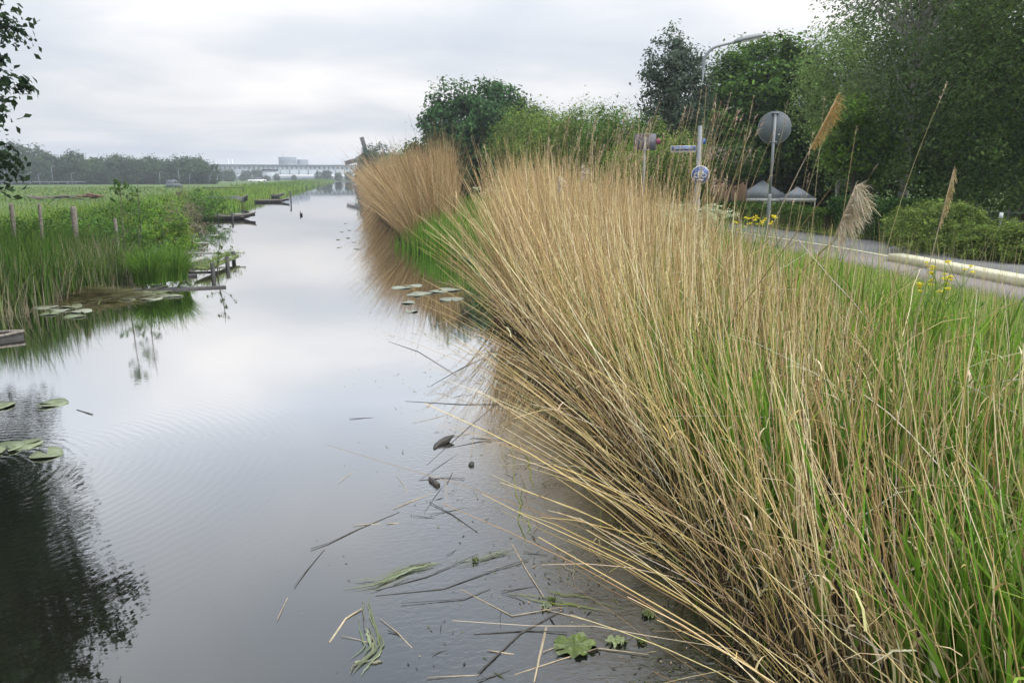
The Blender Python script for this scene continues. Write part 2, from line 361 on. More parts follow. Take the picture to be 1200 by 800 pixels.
# water sheet: only the canal
ys = np.concatenate([np.arange(-8, 40, 1.), np.arange(40, 424, 6)]); 
Vw = np.concatenate([np.stack([shoreL(ys)-1.0, ys, ys*0], 1), np.stack([shoreR(ys)+1.0, ys, ys*0], 1)]); k = len(ys); i = np.arange(k-1)
tag(mk('canal_water', Vw, np.stack([i, i+k, i+k+1, i+1], 1), M['water']), 'calm canal water reflecting the cloudy sky', 'canal', kind='structure')

# road, path, kerb
yr = np.concatenate([np.linspace(-12, 10, 12), np.linspace(11, 60, 30)])
def pathL(Y): return np.interp(Y, [-12, 5, 8, 11, 15, 22, 60], [7.3, 8.0, 8.3, 8.75, 9.25, 9.45, 9.6])
def kerbx(Y): return np.interp(Y, [-12, 5, 9.4, 12, 15.2, 22, 60], [8.4, 9.05, 9.52, 9.9, 10.3, 10.5, 10.6])
def roadR(Y): return np.interp(Y, [-12, 8, 13, 18.1, 24, 60], [15.4, 14.6, 13.5, 12.6, 12.9, 13.4])
def strip(name, xa, xb, z, mat, label, th=0, kind='structure'):
    Va = np.stack([xa, yr, np.full_like(yr, z)], 1); Vb = np.stack([xb, yr, np.full_like(yr, z)], 1); k = len(yr); i = np.arange(k-1)
    if not th: V = np.vstack([Va, Vb]); F = np.stack([i, i+k, i+k+1, i+1], 1)
    else:
        lo = np.array([0, 0, -th]); V = np.vstack([Va+lo, Va, Vb, Vb+lo]); F = np.vstack([np.stack([i+a*k, i+(a+1)*k, i+(a+1)*k+1, i+a*k+1], 1) for a in range(3)])
    o = mk(name, V, F, mat); return tag(o, label, name.replace('_', ' '), kind=kind)
strip('cycle_path', pathL(yr), kerbx(yr), ROADZ, M['path'], 'reddish grey path beside the road', .1)
strip('road', kerbx(yr)+.36, roadR(yr), ROADZ+.004, M['asphalt'], 'worn grey asphalt road curving away behind the reeds', .1)
yk = yr[yr < 12.6]
Va = []
for yy in np.linspace(-12, 12.6, 40):
    x0 = float(kerbx(yy)); e_ = .03
    Va.append([[x0, yy, ROADZ-.05], [x0, yy, ROADZ+.1], [x0+e_, yy, ROADZ+.125], [x0+.34-e_, yy, ROADZ+.125], [x0+.36, yy, ROADZ+.1], [x0+.36, yy, ROADZ-.05]])
MBk = MB(); MBk.loft(Va); tag(MBk.build('kerb', M['kerbp']), 'raised yellowish white painted kerb between road and path', 'kerb', kind='structure')
yy = np.linspace(12.62, 40, 30); V = np.vstack([np.stack([kerbx(yy)+.36, yy, yy*0+ROADZ+.01], 1), np.stack([kerbx(yy)+.5, yy, yy*0+ROADZ+.01], 1)]); i = np.arange(29)
tag(mk('road_line', V, np.stack([i, i+30, i+31, i+1], 1), M['kerbp']), 'thin white painted line along the road edge', 'road marking', kind='structure')
yy = np.linspace(12.62, 60, 30); V = np.vstack([np.stack([kerbx(yy)-.001, yy, yy*0+ROADZ-.003], 1), np.stack([kerbx(yy)+.37, yy, yy*0+ROADZ-.003], 1)])
tag(mk('road_shoulder', V, np.stack([i, i+30, i+31, i+1], 1), M['path']), 'narrow asphalt shoulder beyond the kerb end', 'road shoulder', kind='structure')
yy = np.linspace(-12, 60, 60); V = np.vstack([np.stack([roadR(yy)-.12+rng.normal(0, .01, 60), yy, yy*0+ROADZ+.03], 1), np.stack([roadR(yy)+.12, yy, yy*0+ROADZ+.03], 1), ]); i = np.arange(59)
tag(mk('road_edging', V, np.stack([i, i+60, i+61, i+1], 1), M['mud']), 'dark soil edge along the far side of the road', 'road edge', kind='structure')

# ------------------------------------------------------------------ reeds, right bank
def reed_right(Y): return np.interp(Y, [1, 3, 4.5, 6, 9, 13, 20], [5.2, 4.7, 4.4, 4.5, 5.2, 6.0, 6.8])
def reed_bed(n_, y0, y1, width, Kseg, tube, cols, acc, leafy=.6, ypow=1.0, edge_only=False, lenf=1.0):
    Y = y0+(y1-y0)*rng.random(n_)**ypow
    s_ = shoreR(Y); r_ = reed_right(Y)
    u = rng.random(n_)**(2.6 if edge_only else 1.4); X = s_-.12+u*(r_-s_+.1)
    d = X-s_
    dens = np.sin(X*3.1+1.3*np.sin(Y*2.2))*np.sin(Y*2.7+X)+rng.normal(0, .5, n_)
    k = ((dens > -.55) | (d < .5)) & ((Y < 13) | (X > .205*Y)); X, Y, d, s_, r_ = X[k], Y[k], d[k], s_[k], r_[k]; n_ = len(X)
    L = np.interp(Y, [1, 3, 5, 7, 10, 14, 21], [1.5, 1.65, 1.9, 2.2, 2.55, 2.5, 2.4])*rng.normal(1, .13, n_)*(1-np.interp(Y, [3, 9, 16], [.6, .6, .4])*np.clip((X-s_)/(r_-s_), 0, 1)**1.2)*lenf
    th = np.radians(np.clip(np.interp(Y, [2, 5, 8, 16], [54, 46, 36, 24])*np.exp(-(d/np.interp(Y, [2, 5, 10, 20], [.42, .42, .4, .4]))**1.4)+3+rng.normal(0, 10, n_), 0, 84))
    th *= np.where(rng.random(n_) < np.interp(Y, [2, 5, 9], [.6, .5, .45]), 1, .35)
    edgew = np.exp(-(d/.8)**2)
    phi = np.radians(np.where(rng.random(n_) < .12+.85*edgew, rng.normal(np.interp(Y, [2, 6, 12], [150, 150, 175]), 36, n_), rng.uniform(0, 360, n_)))
    off = np.stack([np.cos(phi), np.sin(phi)], 1)*(L*np.sin(th))[:, None]
    hh = np.maximum(L*np.cos(th), .12)
    B = np.stack([X, Y, ground(X, Y)-.05], 1)
    w = width*rng.uniform(.6, 1.35, n_)
    V, F, idx, P = strands(B, off, hh, w, Kseg, tube, 1.25, rng.uniform(0, .16, n_)*(th > .6), .65, wob=.012)
    C = jit(cols, n_, .16); acc.add(V, F, C[idx])
    m_ = int(n_*leafy)                                  # dry leaves hanging from the stem joints
    q = rng.integers(0, n_, m_); s = rng.integers(1, Kseg, m_); p0 = P[q, s]
    a = rng.uniform(0, 2*np.pi, m_); ll = rng.uniform(.08, .3, m_)
    V, F, idx, _ = strands(p0, np.stack([np.cos(a), np.sin(a)], 1)*ll[:, None]*.5, ll*rng.uniform(.1, .9, m_), width*rng.uniform(.8, 1.6, m_), 3, False, 1.6, .5, .95)
    acc.add(V, F, jit(cols, m_, .2)[idx])
    return P
acc = Acc()
P1 = reed_bed(1750, 1.0, 6.5, .0075, 7, True, STRAW, acc, .7)
P1b = reed_bed(900, 1.3, 8.0, .0065, 7, True, STRAW, acc, .3, edge_only=True, lenf=1.05)
P2 = reed_bed(2550, 5.5, 12.5, .0085, 6, True, STRAW[:5]+FARSTRAW[:2], acc, .7)
P3 = reed_bed(6800, 11.5, 21, .0095, 5, True, STRAW[:1]+FARSTRAW, acc, .6)
# long arching stems over the water and thin tall stems with small plumes
def plume(acc, tips, dirs, L, n_, cols, w=.004, spread=.22):
    """drooping one-sided plume at each tip"""
    k = len(tips); i = np.repeat(np.arange(k), n_); t_ = rng.random(len(i))
    base = tips[i]-dirs[i]*(L[i]*t_)[:, None]
    side = np.stack([np.cos(i*2.3), np.sin(i*2.3)], 1)
    o = side*(spread*L[i]*(.35+.65*np.sin(np.pi*np.clip(t_+.12, 0, 1)))*rng.uniform(.4, 1.2, len(i)))[:, None]+rng.normal(0, .02, (len(i), 2))+dirs[i, :2]*(L[i]*.35)[:, None]
    V, F, idx, _ = strands(base, o, L[i]*rng.uniform(.12, .38, len(i))*dirs[i, 2], w*rng.uniform(.7, 1.6, len(i)), 3, False, 1.3, .55, .7)
    acc.add(V, F, jit(cols, len(i), .15)[idx])
PLUM = [(.36, .27, .19), (.46, .37, .27), (.28, .2, .14)]
nT = 420
Yt = rng.uniform(6.5, 17, nT); Xt = shoreR(Yt)+.3+rng.random(nT)*2.9; kt = (Xt/Yt < .5) | (rng.random(nT) < .16); Yt, Xt = Yt[kt], Xt[kt]; nT = len(Yt); Lt = rng.uniform(2.1, 3.5, nT)-(Xt-shoreR(Yt))*.12
pt = rng.normal(20, 30, nT)*np.pi/180; off = np.stack([np.cos(pt), np.sin(pt)], 1)*(Lt*rng.uniform(.05, .3, nT))[:, None]
Bt = np.stack([Xt, Yt, ground(Xt, Yt)], 1)
V, F, idx, P = strands(Bt, off, Lt*.96, .006*np.ones(nT), 7, True, 1.9, 0, .6); acc.add(V, F, jit(FARSTRAW, nT)[idx])
dr = P[:, -1]-P[:, -2]; dr /= np.linalg.norm(dr, axis=1)[:, None]; plume(acc, P[:, -1], dr, rng.uniform(.08, .3, nT), 16, PLUM, .005)
for n_, y0, y1, w_ in ((420, 1.5, 6, .0065), (500, 6, 15, .009)):       # broken and fallen stems lying across the others
    Y = rng.uniform(y0, y1, n_); X = shoreR(Y)+rng.random(n_)**1.3*2.2-.1; a_ = rng.uniform(0, 6.28, n_); L = rng.uniform(.4, 1.3, n_); th = np.radians(rng.uniform(35, 80, n_))
    B = np.stack([X, Y, ground(X, Y)+rng.uniform(.0, .9, n_)*np.clip((X-shoreR(Y))*.9+.25, 0, 1)], 1)
    V, F, idx, _ = strands(B, np.stack([np.cos(a_), np.sin(a_)], 1)*(L*np.sin(th))[:, None], L*np.cos(th), w_*rng.uniform(.6, 1.3, n_), 4, True, 1.0, rng.uniform(0, .5, n_), .4, wob=.008); acc.add(V, F, jit(STRAW+[(.6, .56, .46)], n_)[idx])
    m_ = n_*2; Y = rng.uniform(y0, y1, m_); X = shoreR(Y)+rng.random(m_)**1.3*2.2-.1; a_ = rng.uniform(0, 6.28, m_); L = rng.uniform(.2, .5, m_)          # broad dead leaves
    B = np.stack([X, Y, ground(X, Y)+rng.uniform(.0, .8, m_)], 1); V, F, idx, _ = strands(B, np.stack([np.cos(a_), np.sin(a_)], 1)*(L*.6)[:, None], L*.6, .014*rng.uniform(.5, 1.4, m_), 4, False, 1.6, rng.uniform(.3, 1.2, m_), 1); acc.add(V, F, jit([(.45, .36, .2), (.28, .2, .11), (.55, .48, .33)], m_)[idx])
tag(acc.build('dry_reed_bed', M['straw']), 'pale golden dry reed stems leaning over the right bank water', 'reeds', kind='stuff')

# rotted waterline stubble and litter, added dark to stand in for shade under reeds
acc = Acc()
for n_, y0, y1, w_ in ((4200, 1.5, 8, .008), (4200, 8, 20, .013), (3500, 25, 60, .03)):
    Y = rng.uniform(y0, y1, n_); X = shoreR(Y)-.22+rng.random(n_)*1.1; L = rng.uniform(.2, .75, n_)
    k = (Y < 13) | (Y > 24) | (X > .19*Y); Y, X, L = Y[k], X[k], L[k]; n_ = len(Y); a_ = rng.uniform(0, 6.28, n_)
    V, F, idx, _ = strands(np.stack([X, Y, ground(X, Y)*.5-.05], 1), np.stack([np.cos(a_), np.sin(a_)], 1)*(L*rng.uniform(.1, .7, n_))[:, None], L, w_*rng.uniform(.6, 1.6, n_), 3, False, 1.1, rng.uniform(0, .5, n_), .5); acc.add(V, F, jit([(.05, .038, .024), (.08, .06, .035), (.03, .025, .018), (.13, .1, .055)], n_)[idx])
tag(acc.build('reed_shade_stubble', M['straw']), 'rotted reed stubble at the waterline, coloured dark as shade under the dry stems', 'reeds', kind='stuff')
# far reed stands along the right bank
acc = Acc()
def far_bed(n_, y0, y1, x1, L0, width, cols, edge=.55, yp=1.3, K=4):
    Y = y0+(y1-y0)*rng.random(n_)**yp; s_ = shoreR(Y); X = s_-.1+(x1-0)*rng.random(n_)**1.1; kk = (X < .14*Y) | (Y > 42); Y, s_, X = Y[kk], s_[kk], X[kk]; n_ = len(X); d = X-s_
    env = .82+.16*np.sin(Y*.55+X*.9)+.09*np.sin(Y*1.7+X*2)+.05*np.sin(X*5.3-Y)
    L = L0*env*rng.normal(1, .16, n_)*(1+.22*(rng.random(n_) < .04))*(1-.12*(d/x1))
    th = np.radians(np.clip(30*np.exp(-d/edge)+4+rng.normal(0, 7, n_), 0, 78))
    phi = np.radians(np.where(rng.random(n_) < .3+.6*np.exp(-d/.8), rng.normal(175, 30, n_), rng.uniform(0, 360, n_)))
    off = np.stack([np.cos(phi), np.sin(phi)], 1)*(L*np.sin(th))[:, None]
    V, F, idx, P = strands(np.stack([X, Y, ground(X, Y)-.05], 1), off, L*np.cos(th), width*rng.uniform(.6, 1.4, n_), K, False, 1.5, 0, .7, wob=.02, ang=rng.normal(0, .7, n_))
    acc.add(V, F, jit(cols, n_, .15)[idx]); return P
FB = [(.27, .18, .08), (.35, .24, .11), (.2, .13, .055), (.42, .32, .18)]
far_bed(13500, 27, 44, 3.3, 3.1, .014, FB, .6)
far_bed(8000, 42, 75, 3.4, 3.3, .022, FB, .6)
tag(acc.build('distant_reed_bed', M['straw']), 'tall rusty brown dry reeds standing beyond the green gap', 'reeds', kind='stuff')
acc = Acc()
far_bed(6500, 75, 160, 3.4, 3.3, .05, FB, .7)
far_bed(4500, 160, 330, 3.0, 3.0, .11, FB, .8)
tag(acc.build('far_reed_margin', M['straw']), 'brown reed margin running down the canal towards the windmill', 'reeds', kind='stuff')

# ------------------------------------------------------------------ green blades among the reeds
acc = Acc()
def blades(acc, n_, X, Y, L, width, cols, lean=.35, K=4, droop=.25, bend=1.9, v=.15, tmax=None, bias=(0, 0)):
    a = rng.uniform(0, 2*np.pi, n_); o = np.stack([np.cos(a), np.sin(a)], 1)*(L*np.abs(rng.normal(0, lean, n_)))[:, None]+np.array(bias)*L[:, None]
    V, F, idx, P = strands(np.stack([X, Y, ground(X, Y)-.04], 1), o, L, width*rng.uniform(.6, 1.4, n_), K, False, bend, rng.uniform(0, droop, n_), 1.0)
    acc.add(V, F, jit(cols, n_, v)[idx]); return P
n_ = 27000; Y = 1.2+14*rng.random(n_)**1.8; s_ = shoreR(Y); X = s_+.2+(reed_right(Y)-s_+.3)*rng.random(n_)**1.25
cl = np.sin(X*2.3+Y*.7)*np.sin(Y*1.9-X*.5)+rng.normal(0, .35, n_); k = cl > -.2; X, Y = X[k], Y[k]; n_ = len(X)
blades(acc, n_, X, Y, rng.uniform(.75, 1.6, n_)*np.interp(X-s_[k], [0, 2.2], [1, .85]), .026, GREEN, .3, 5, .3)
n_ = 900; Y = rng.uniform(1.5, 12, n_); X = shoreR(Y)-rng.random(n_)**2*.9+.3
blades(acc, n_, X, Y, rng.uniform(.25, .6, n_), .010, GREEN+[(.2, .3, .04)], .2, 4, .3)
tag(acc.build('green_reed_shoots', M['blade']), 'fresh green reed leaves growing up between the dry stems', 'reed shoots', kind='stuff')
acc = Acc()
n_ = 7500; Y = rng.uniform(15, 32, n_); X = shoreR(Y)+rng.normal(.3, .25, n_)+rng.random(n_)*5.2
L = np.interp(Y, [16, 22, 32], [1.2, 1.45, 1.2])*rng.uniform(.6, 1.1, n_)
blades(acc, n_, X, Y, L, .022, [(.09, .2, .02), (.14, .27, .035), (.06, .13, .015), (.19, .27, .07), (.3, .24, .12)], .25, 4, .25)
n_ = 800; Y = rng.normal(25.3, 1.3, n_); X = shoreR(Y)+.2+rng.normal(0, .45, n_)
blades(acc, n_, X, Y, rng.uniform(.9, 1.5, n_), .03, [(.07, .17, .015), (.11, .24, .02)], .15, 4, .2)
tag(acc.build('green_reed_patch', M['blade']), 'bright green young reeds filling the gap between two dry stands', 'reed shoots', kind='stuff')

# verge grass
acc = Acc()
def verge(n_, y0, y1, yp, w, hs=1):
    Y = y0+(y1-y0)*rng.random(n_)**yp; a = reed_right(Y)-.9; b_ = pathL(Y)-.02; X = a+(b_-a)*rng.random(n_)
    tuft = .75+.25*np.sin(X*2+Y*.9)*np.sin(Y*1.6-X)
    L = rng.uniform(.28, .72, n_)*tuft*hs*np.interp(b_-X, [0, 1.2], [.25, 1])
    blades(acc, n_, X, Y, L, w, VERGE, .35, 3, .35)
verge(30000, 2.2, 12, 1.1, .0085); verge(15000, 11, 36, 1.2, .018)
n_ = 5200; Y = 2.4+22*rng.random(n_)**1.3; a = reed_right(Y)-1.1; X = a+(pathL(Y)-a-.7)*rng.random(n_)**1.5
blades(acc, n_, X, Y, rng.uniform(.6, 1.2, n_), .0055, [(.42, .38, .17), (.32, .36, .12), (.5, .42, .24)], .12, 4, .05)
tag(acc.build('verge_grass', M['blade']), 'long green roadside grass with pale flowering stalks', 'grass', kind='stuff')
acc = Acc()
n_ = 16000; Y = rng.uniform(6, 45, n_); a = roadR(Y)+.05; X = a+8*rng.random(n_)**1.6
blades(acc, n_, X, Y, rng.uniform(.08, .3, n_), .03, VERGE, .4, 2, .3)
n_ = 9000; Y = rng.uniform(32, 90, n_); X = shoreR(Y)+3+8*rng.random(n_)
blades(acc, n_, X, Y, rng.uniform(.4, 1.0, n_), .05, VERGE, .3, 2, .3)
tag(acc.build('hedge_foot_grass', M['blade']), 'short grass at the foot of the hedges and trees', 'grass', kind='stuff')

# ------------------------------------------------------------------ left bank
LG = [(.038, .09, .012), (.058, .13, .016), (.026, .06, .01), (.10, .16, .03)]
acc = Acc()
n_ = 22000; Y = rng.uniform(13.2, 24, n_); X = shoreL(Y)+.15-rng.random(n_)**1.2*np.interp(Y, [13, 24], [7, 6])
L = rng.uniform(.7, 1.2, n_)*np.interp(Y, [13, 15, 18, 21, 24], [.95, 1.4, 1.35, 1.25, .7])*(.85+.2*np.sin(X*1.9)*np.sin(Y*1.3)); k = ~((X > -4.9) & (Y > 17)); X, Y, L = X[k], Y[k], L[k]
blades(acc, len(X), X, Y, L, .02, LG, .18, 4, .25)
n_ = 1300; Y = rng.uniform(14, 20, n_); X = shoreL(Y)+.25-rng.random(n_)*.9
blades(acc, n_, X, Y, rng.uniform(.4, 1.3, n_), .016, [(.3, .27, .18), (.22, .19, .12)], .25, 4, .2)
tag(acc.build('left_bank_reeds', M['blade']), 'dense green reeds rising from the left bank', 'reeds', kind='stuff')
acc = Acc()
n_ = 14000; Y = 22+110*rng.random(n_)**1.6; X = shoreL(Y)+.1-rng.random(n_)**1.3*np.interp(Y, [22, 130], [6, 9])
blades(acc, n_, X, Y, rng.uniform(.35, .85, n_)*np.interp(Y, [22, 40, 130], [.9, 1.25, 1.3]), np.interp(Y, [22, 60, 130], [.025, .06, .13]), [(.09, .19, .02), (.13, .25, .03), (.07, .13, .02), (.2, .25, .06)], .2, 3, .2)
n_ = 5000; Y = 130+285*rng.random(n_); X = shoreL(Y)+.1-rng.random(n_)**1.3*10
blades(acc, n_, X, Y, rng.uniform(.5, 1.3, n_), .35, [(.09, .17, .025), (.12, .21, .03), (.07, .12, .025)], .2, 2, .2)
tag(acc.build('left_bank_grass', M['blade']), 'rough green bank grass stretching away along the left shore', 'grass', kind='stuff')
acc = Acc()
n_ = 26000; Y = 15+150*rng.random(n_)**1.8; X = -9-rng.random(n_)*(6+Y*.75)
blades(acc, n_, X, Y, rng.uniform(.12, .36, n_)*np.interp(Y, [15, 165], [1, 1.3]), np.interp(Y, [15, 60, 165], [.03, .09, .25]), [(.075, .145, .02), (.11, .19, .03), (.06, .11, .016), (.18, .21, .06)], .4, 2, .3)
tag(acc.build('meadow_grass', M['blade']), 'low uneven grass across the left meadow', 'grass', kind='stuff')

def gzat(px, py, z=.3):
    p = at(px, py, z); return (p[0], p[1], gz(p[0], p[1]))
# ------------------------------------------------------------------ shrubs and saplings on the left
G1 = [(.06, .14, .018), (.09, .19, .025), (.04, .09, .014)]
YG = [(.16, .26, .02), (.22, .3, .03), (.10, .19, .02)]
def T(name, label, cat, px, D, ztop, rad, **kw):
    p = atd(px, 300, D); z = gz(p[0], p[1]); hgt = ztop-z
    lob = kw.pop('lobes', None) or [(0, 0, hgt*.55, rad, rad, hgt*.45), (rad*.4, 0, hgt*.35, rad*.7, rad*.8, hgt*.33), (-rad*.45, .1, hgt*.33, rad*.65, rad*.8, hgt*.32)]
    return tree(name, label, cat, (p[0], p[1], z), lob, **kw)
T('bush', 'bright green leafy bush with yellow tips on the left bank', 'bush', 186, 26, 1.75, 1.0, nclump=170, nleaf=38, size=.085, clump_r=.22, cols=G1+YG[:1], trunk=(.04, .2))
T('bush', 'yellow green bush at the water edge beside the mossy inlet', 'bush', 207, 26.5, 1.15, .5, nclump=70, nleaf=36, size=.08, clump_r=.18, cols=YG, trunk=(.03, .2))
T('bush', 'dark green low bush behind the wooden posts', 'bush', 134, 23, 1.25, .9, nclump=120, nleaf=36, size=.085, clump_r=.22, cols=[(.03, .075, .012), (.05, .1, .015)], trunk=(.03, .2))
T('bush', 'small rounded green bush left of the dark bush', 'bush', 108, 27, 1.2, .8, nclump=90, nleaf=34, size=.09, clump_r=.22, cols=G1, trunk=(.03, .2))
T('bush', 'grey brown half dead bush behind the yellow green bush', 'bush', 218, 33, 1.9, .8, nclump=95, nleaf=26, size=.09, clump_r=.25, cols=[(.16, .14, .09), (.12, .12, .06), (.2, .17, .12)], trunk=(.04, .2), nbr=50)
T('bush', 'dense green bush just before the wooden railing', 'bush', 243, 47, 1.7, 1.3, nclump=110, nleaf=34, size=.13, clump_r=.3, cols=G1, trunk=(.05, .2))
for px, D, zt, rd, lab in [(20, 24, 1.35, 1.2, 'low dark bush between the first two posts'), (62, 25, 1.3, 1.0, 'low dark bush between the second and third posts'), (100, 33, 1.3, 1.6, 'broad low bush behind the third post'), (158, 40, 1.5, 1.8, 'broad low bush behind the saplings')]:
    T('bush', lab, 'bush', px, D, zt, rd, nclump=110, nleaf=40, size=.09, clump_r=.26, cols=[(.035, .08, .014), (.055, .11, .018), (.08, .15, .02)], trunk=(.03, .2), lobes=[(0, 0, .4, rd, rd*.7, .6)])
def sapling(px, D, ztop, label, leaning=.1, nb=9, size=.075, n_leaf=11, rel=.55):
    p = atd(px, 300, D); z0 = max(gz(p[0], p[1]), 0); h_ = ztop-z0
    t_ = empty('sapling', (p[0], p[1], z0), label, 'sapling'); mb = MB()
    z = np.linspace(-.05, h_, 7); P = np.stack([leaning*z*.6+rng.normal(0, .015, 7), rng.normal(0, .015, 7), z], 1); mb.tube(P, .014*(1-.8*z/h_)+.003, 6); mb.build('stem', M['bark'], t_, True)
    mb = MB(); pts = []
    for k in range(nb):
        u = rng.uniform(.25, .98); s0 = np.array([np.interp(u*h_, z, P[:, i]) for i in range(3)]); a = rng.uniform(0, 6.28); L = rng.uniform(.2, .6)*(1.15-u)*h_*rel
        e_ = s0+np.array([math.cos(a)*L, math.sin(a)*L, L*rng.uniform(.2, .9)]); mb.tube([s0, (s0+e_)/2-[0, 0, .03], e_], [.006, .0045, .003], 4, False)
        for q in rng.uniform(.25, 1.05, n_leaf): pts.append(s0+(e_-s0)*q+rng.normal(0, .03, 3))
    mb.build('twigs', M['bark'], t_, True)
    V, F, idx = leaves(np.array(pts), size, 0, 1.3, .2); mk('foliage', V, F, M['leaf'], t_, jit([(.045, .1, .02), (.06, .13, .02)], len(pts))[idx])
sapling(145, 19.5, 2.35, 'slender dark sapling, left of a pair rising from the bank bush', .05, 16)
sapling(164, 20.5, 2.45, 'slender dark sapling, right of a pair rising from the bank bush', .08, 16)
sapling(254, 19.9, 1.15, 'small alder sapling growing from the mossy plank over the water', .1, 9, .07, 7, .9)

# sedge tussocks
def tussock(px, py, R_, h_, n_, label):
    p = at(px, py, .1); a = rng.uniform(0, 2*np.pi, n_); rr = R_*.35*rng.random(n_)**.5
    base = np.stack([np.cos(a)*rr, np.sin(a)*rr, np.zeros(n_)], 1); L = h_*rng.uniform(.55, 1.1, n_)
    o = np.stack([np.cos(a), np.sin(a)], 1)*(L*np.abs(rng.normal(.15, .4, n_)))[:, None]
    V, F, idx, _ = strands(base, o, L, .014*rng.uniform(.6, 1.3, n_), 6, False, 2.0, rng.uniform(.05, .75, n_), 1.0)
    ob = mk('sedge_tussock', V, F, M['blade'], None, jit([(.07, .16, .02), (.10, .22, .025), (.14, .24, .04), (.05, .1, .016)], n_)[idx]); ob.location = p
    return tag(ob, label, 'sedge', 'sedge tussocks by the wooden landing')
tussock(177, 331, 1.0, 1.05, 1500, 'drooping green sedge tussock, the left one of two by the landing')
tussock(203, 328, .9, 1.0, 1300, 'drooping green sedge tussock, the right one beside the landing')
p = at(100, 350, .0)
acc = Acc(); n_ = 1500; a = rng.normal(.2, .7, n_); X = p[0]+rng.normal(0, .5, n_); Y = p[1]+rng.normal(0, .35, n_); L = rng.uniform(.2, .6, n_)
V, F, idx, _ = strands(np.stack([X, Y, .02+.22*np.exp(-((X-p[0])**2/.3+(Y-p[1])**2/.15))*rng.random(n_)], 1), np.stack([np.cos(a), np.sin(a)], 1)*L[:, None], rng.uniform(-.02, .08, n_), .02*np.ones(n_), 3, False, 1, .2, .5)
acc.add(V, F, jit([(.12, .12, .04), (.16, .17, .05), (.2, .17, .1), (.07, .06, .03)], n_)[idx])
tag(acc.build('dead_reed_mat', M['blade']), 'matted heap of dead reeds floating below the left bank', 'reed debris', kind='stuff')

# ------------------------------------------------------------------ big trees, right side
DK = [(.038, .072, .018), (.056, .105, .025), (.1, .16, .04)]
OL = [(.105, .17, .03), (.14, .22, .038), (.075, .125, .022), (.17, .24, .05)]
T('broadleaf_tree', 'dense round dark green tree behind the gap in the reeds', 'tree', 560, 50, 7.9, 3.1, nclump=600, nleaf=80, size=.26, clump_r=.66,
  cols=[(.045, .105, .035), (.06, .135, .04), (.03, .07, .024)], trunk=(.2, .6), lobes=[(0, 0, 4.4, 3.3, 3, 3.1), (2.2, 0, 3.6, 2.5, 2.4, 2.6), (-1.8, 0, 3.0, 2.2, 2.4, 2.4), (1.0, 0, 5.7, 1.8, 1.8, 1.6), (.8, -.6, 1.6, 3.4, 2.4, 1.5)], group='trees behind the right bank')
for px, D, zt, rd, lab, cs in [
    (618, 44, 6.2, 2.1, 'olive green willow bush right beside the dense round tree', OL),
    (648, 38, 5.4, 1.9, 'olive willow bush with a low crown, second from the round tree', OL),
    (684, 35, 5.4, 1.9, 'olive willow bush in the middle of the bush row', OL),
    (716, 32, 5.0, 1.5, 'bright green willow bush left of the small street sign', [(.08, .17, .025), (.11, .2, .03), (.05, .1, .02)]),
    (765, 29, 4.2, 1.9, 'low olive bush below the grey green tree', OL),
    (590, 60, 5.8, 2.0, 'pale green bush peeping behind the dense round tree', [(.09, .17, .04), (.12, .2, .05)]),
    (503, 70, 4.8, 1.6, 'light green bush left of the dense round tree', [(.09, .17, .04), (.12, .2, .05)]),
    (484, 105, 5.0, 2.2, 'light green bush behind the far end of the brown reeds', [(.09, .16, .04), (.11, .19, .05)])]:
    T('willow_bush', lab, 'bush', px, D, zt, rd, nclump=430, nleaf=70, size=.15*D/36, clump_r=.45*D/36, cols=cs, trunk=(.08, .3), droop=1.5, elong=2.6, group='bushes behind the right bank')
# 
T('alder_tree', 'grey green loosely leaved tree left of the street lamp', 'tree', 781, 34, 7.7, 1.6, nclump=330, nleaf=60, size=.14, clump_r=.42, cols=[(.06, .09, .055), (.08, .115, .07), (.045, .065, .04)], trunk=(.13, 1.5), nbr=40,
  lobes=[(0, 0, 4.5, 1.55, 1.5, 2.0), (-.3, 0, 6.0, 1.0, 1.0, 1.5), (.5, 0, 5.3, 1.1, 1, 1.5), (0, 0, 2.6, 1.9, 1.6, 1.8)], group='trees behind the right bank')
CH = [(.065, .135, .02), (.10, .19, .03), (.045, .095, .016)]
T('chestnut_tree', 'big dark green chestnut tree behind the street lamp', 'tree', 884, 39.5, 8.6, 3.0, nclump=460, nleaf=95, size=.2, clump_r=.52, cols=CH, trunk=(.2, 1.6), shell=.62, up=.9,
  lobes=[(0, 0, 5.3, 2.9, 2.5, 2.7), (-1.4, -.2, 4.0, 2.0, 2, 1.9), (1.3, 0, 5.5, 2.2, 2, 2.2), (-.3, 0, 6.3, 2.0, 1.6, 1.4), (.3, -.3, 2.9, 2.6, 2, 1.3)], group='trees behind the right bank')
T('small_tree', 'small mop headed tree with a thin dark trunk before the brown house', 'tree', 851, 29, 3.3, 1.0, nclump=90, nleaf=40, size=.12, clump_r=.3, cols=DK, trunk=(.055, 1.0), lobes=[(0, 0, 2.0, 1.1, 1, .75)])
LB = [(.19, .29, .09), (.24, .34, .11), (.13, .21, .06)]
T('birch_tree', 'light green weeping birch between the round sign and the tall birch', 'tree', 975, 31, 7.2, 2.1, nclump=260, nleaf=60, size=.105, clump_r=.4, cols=LB, trunk=(.1, 1.2), bark='birch', droop=2.4,
  lobes=[(0, 0, 4.3, 1.8, 1.6, 2.0), (-.5, 0, 5.2, 1.3, 1.3, 1.4), (.4, 0, 2.9, 1.3, 1.3, 1.5)], group='trees behind the right bank')
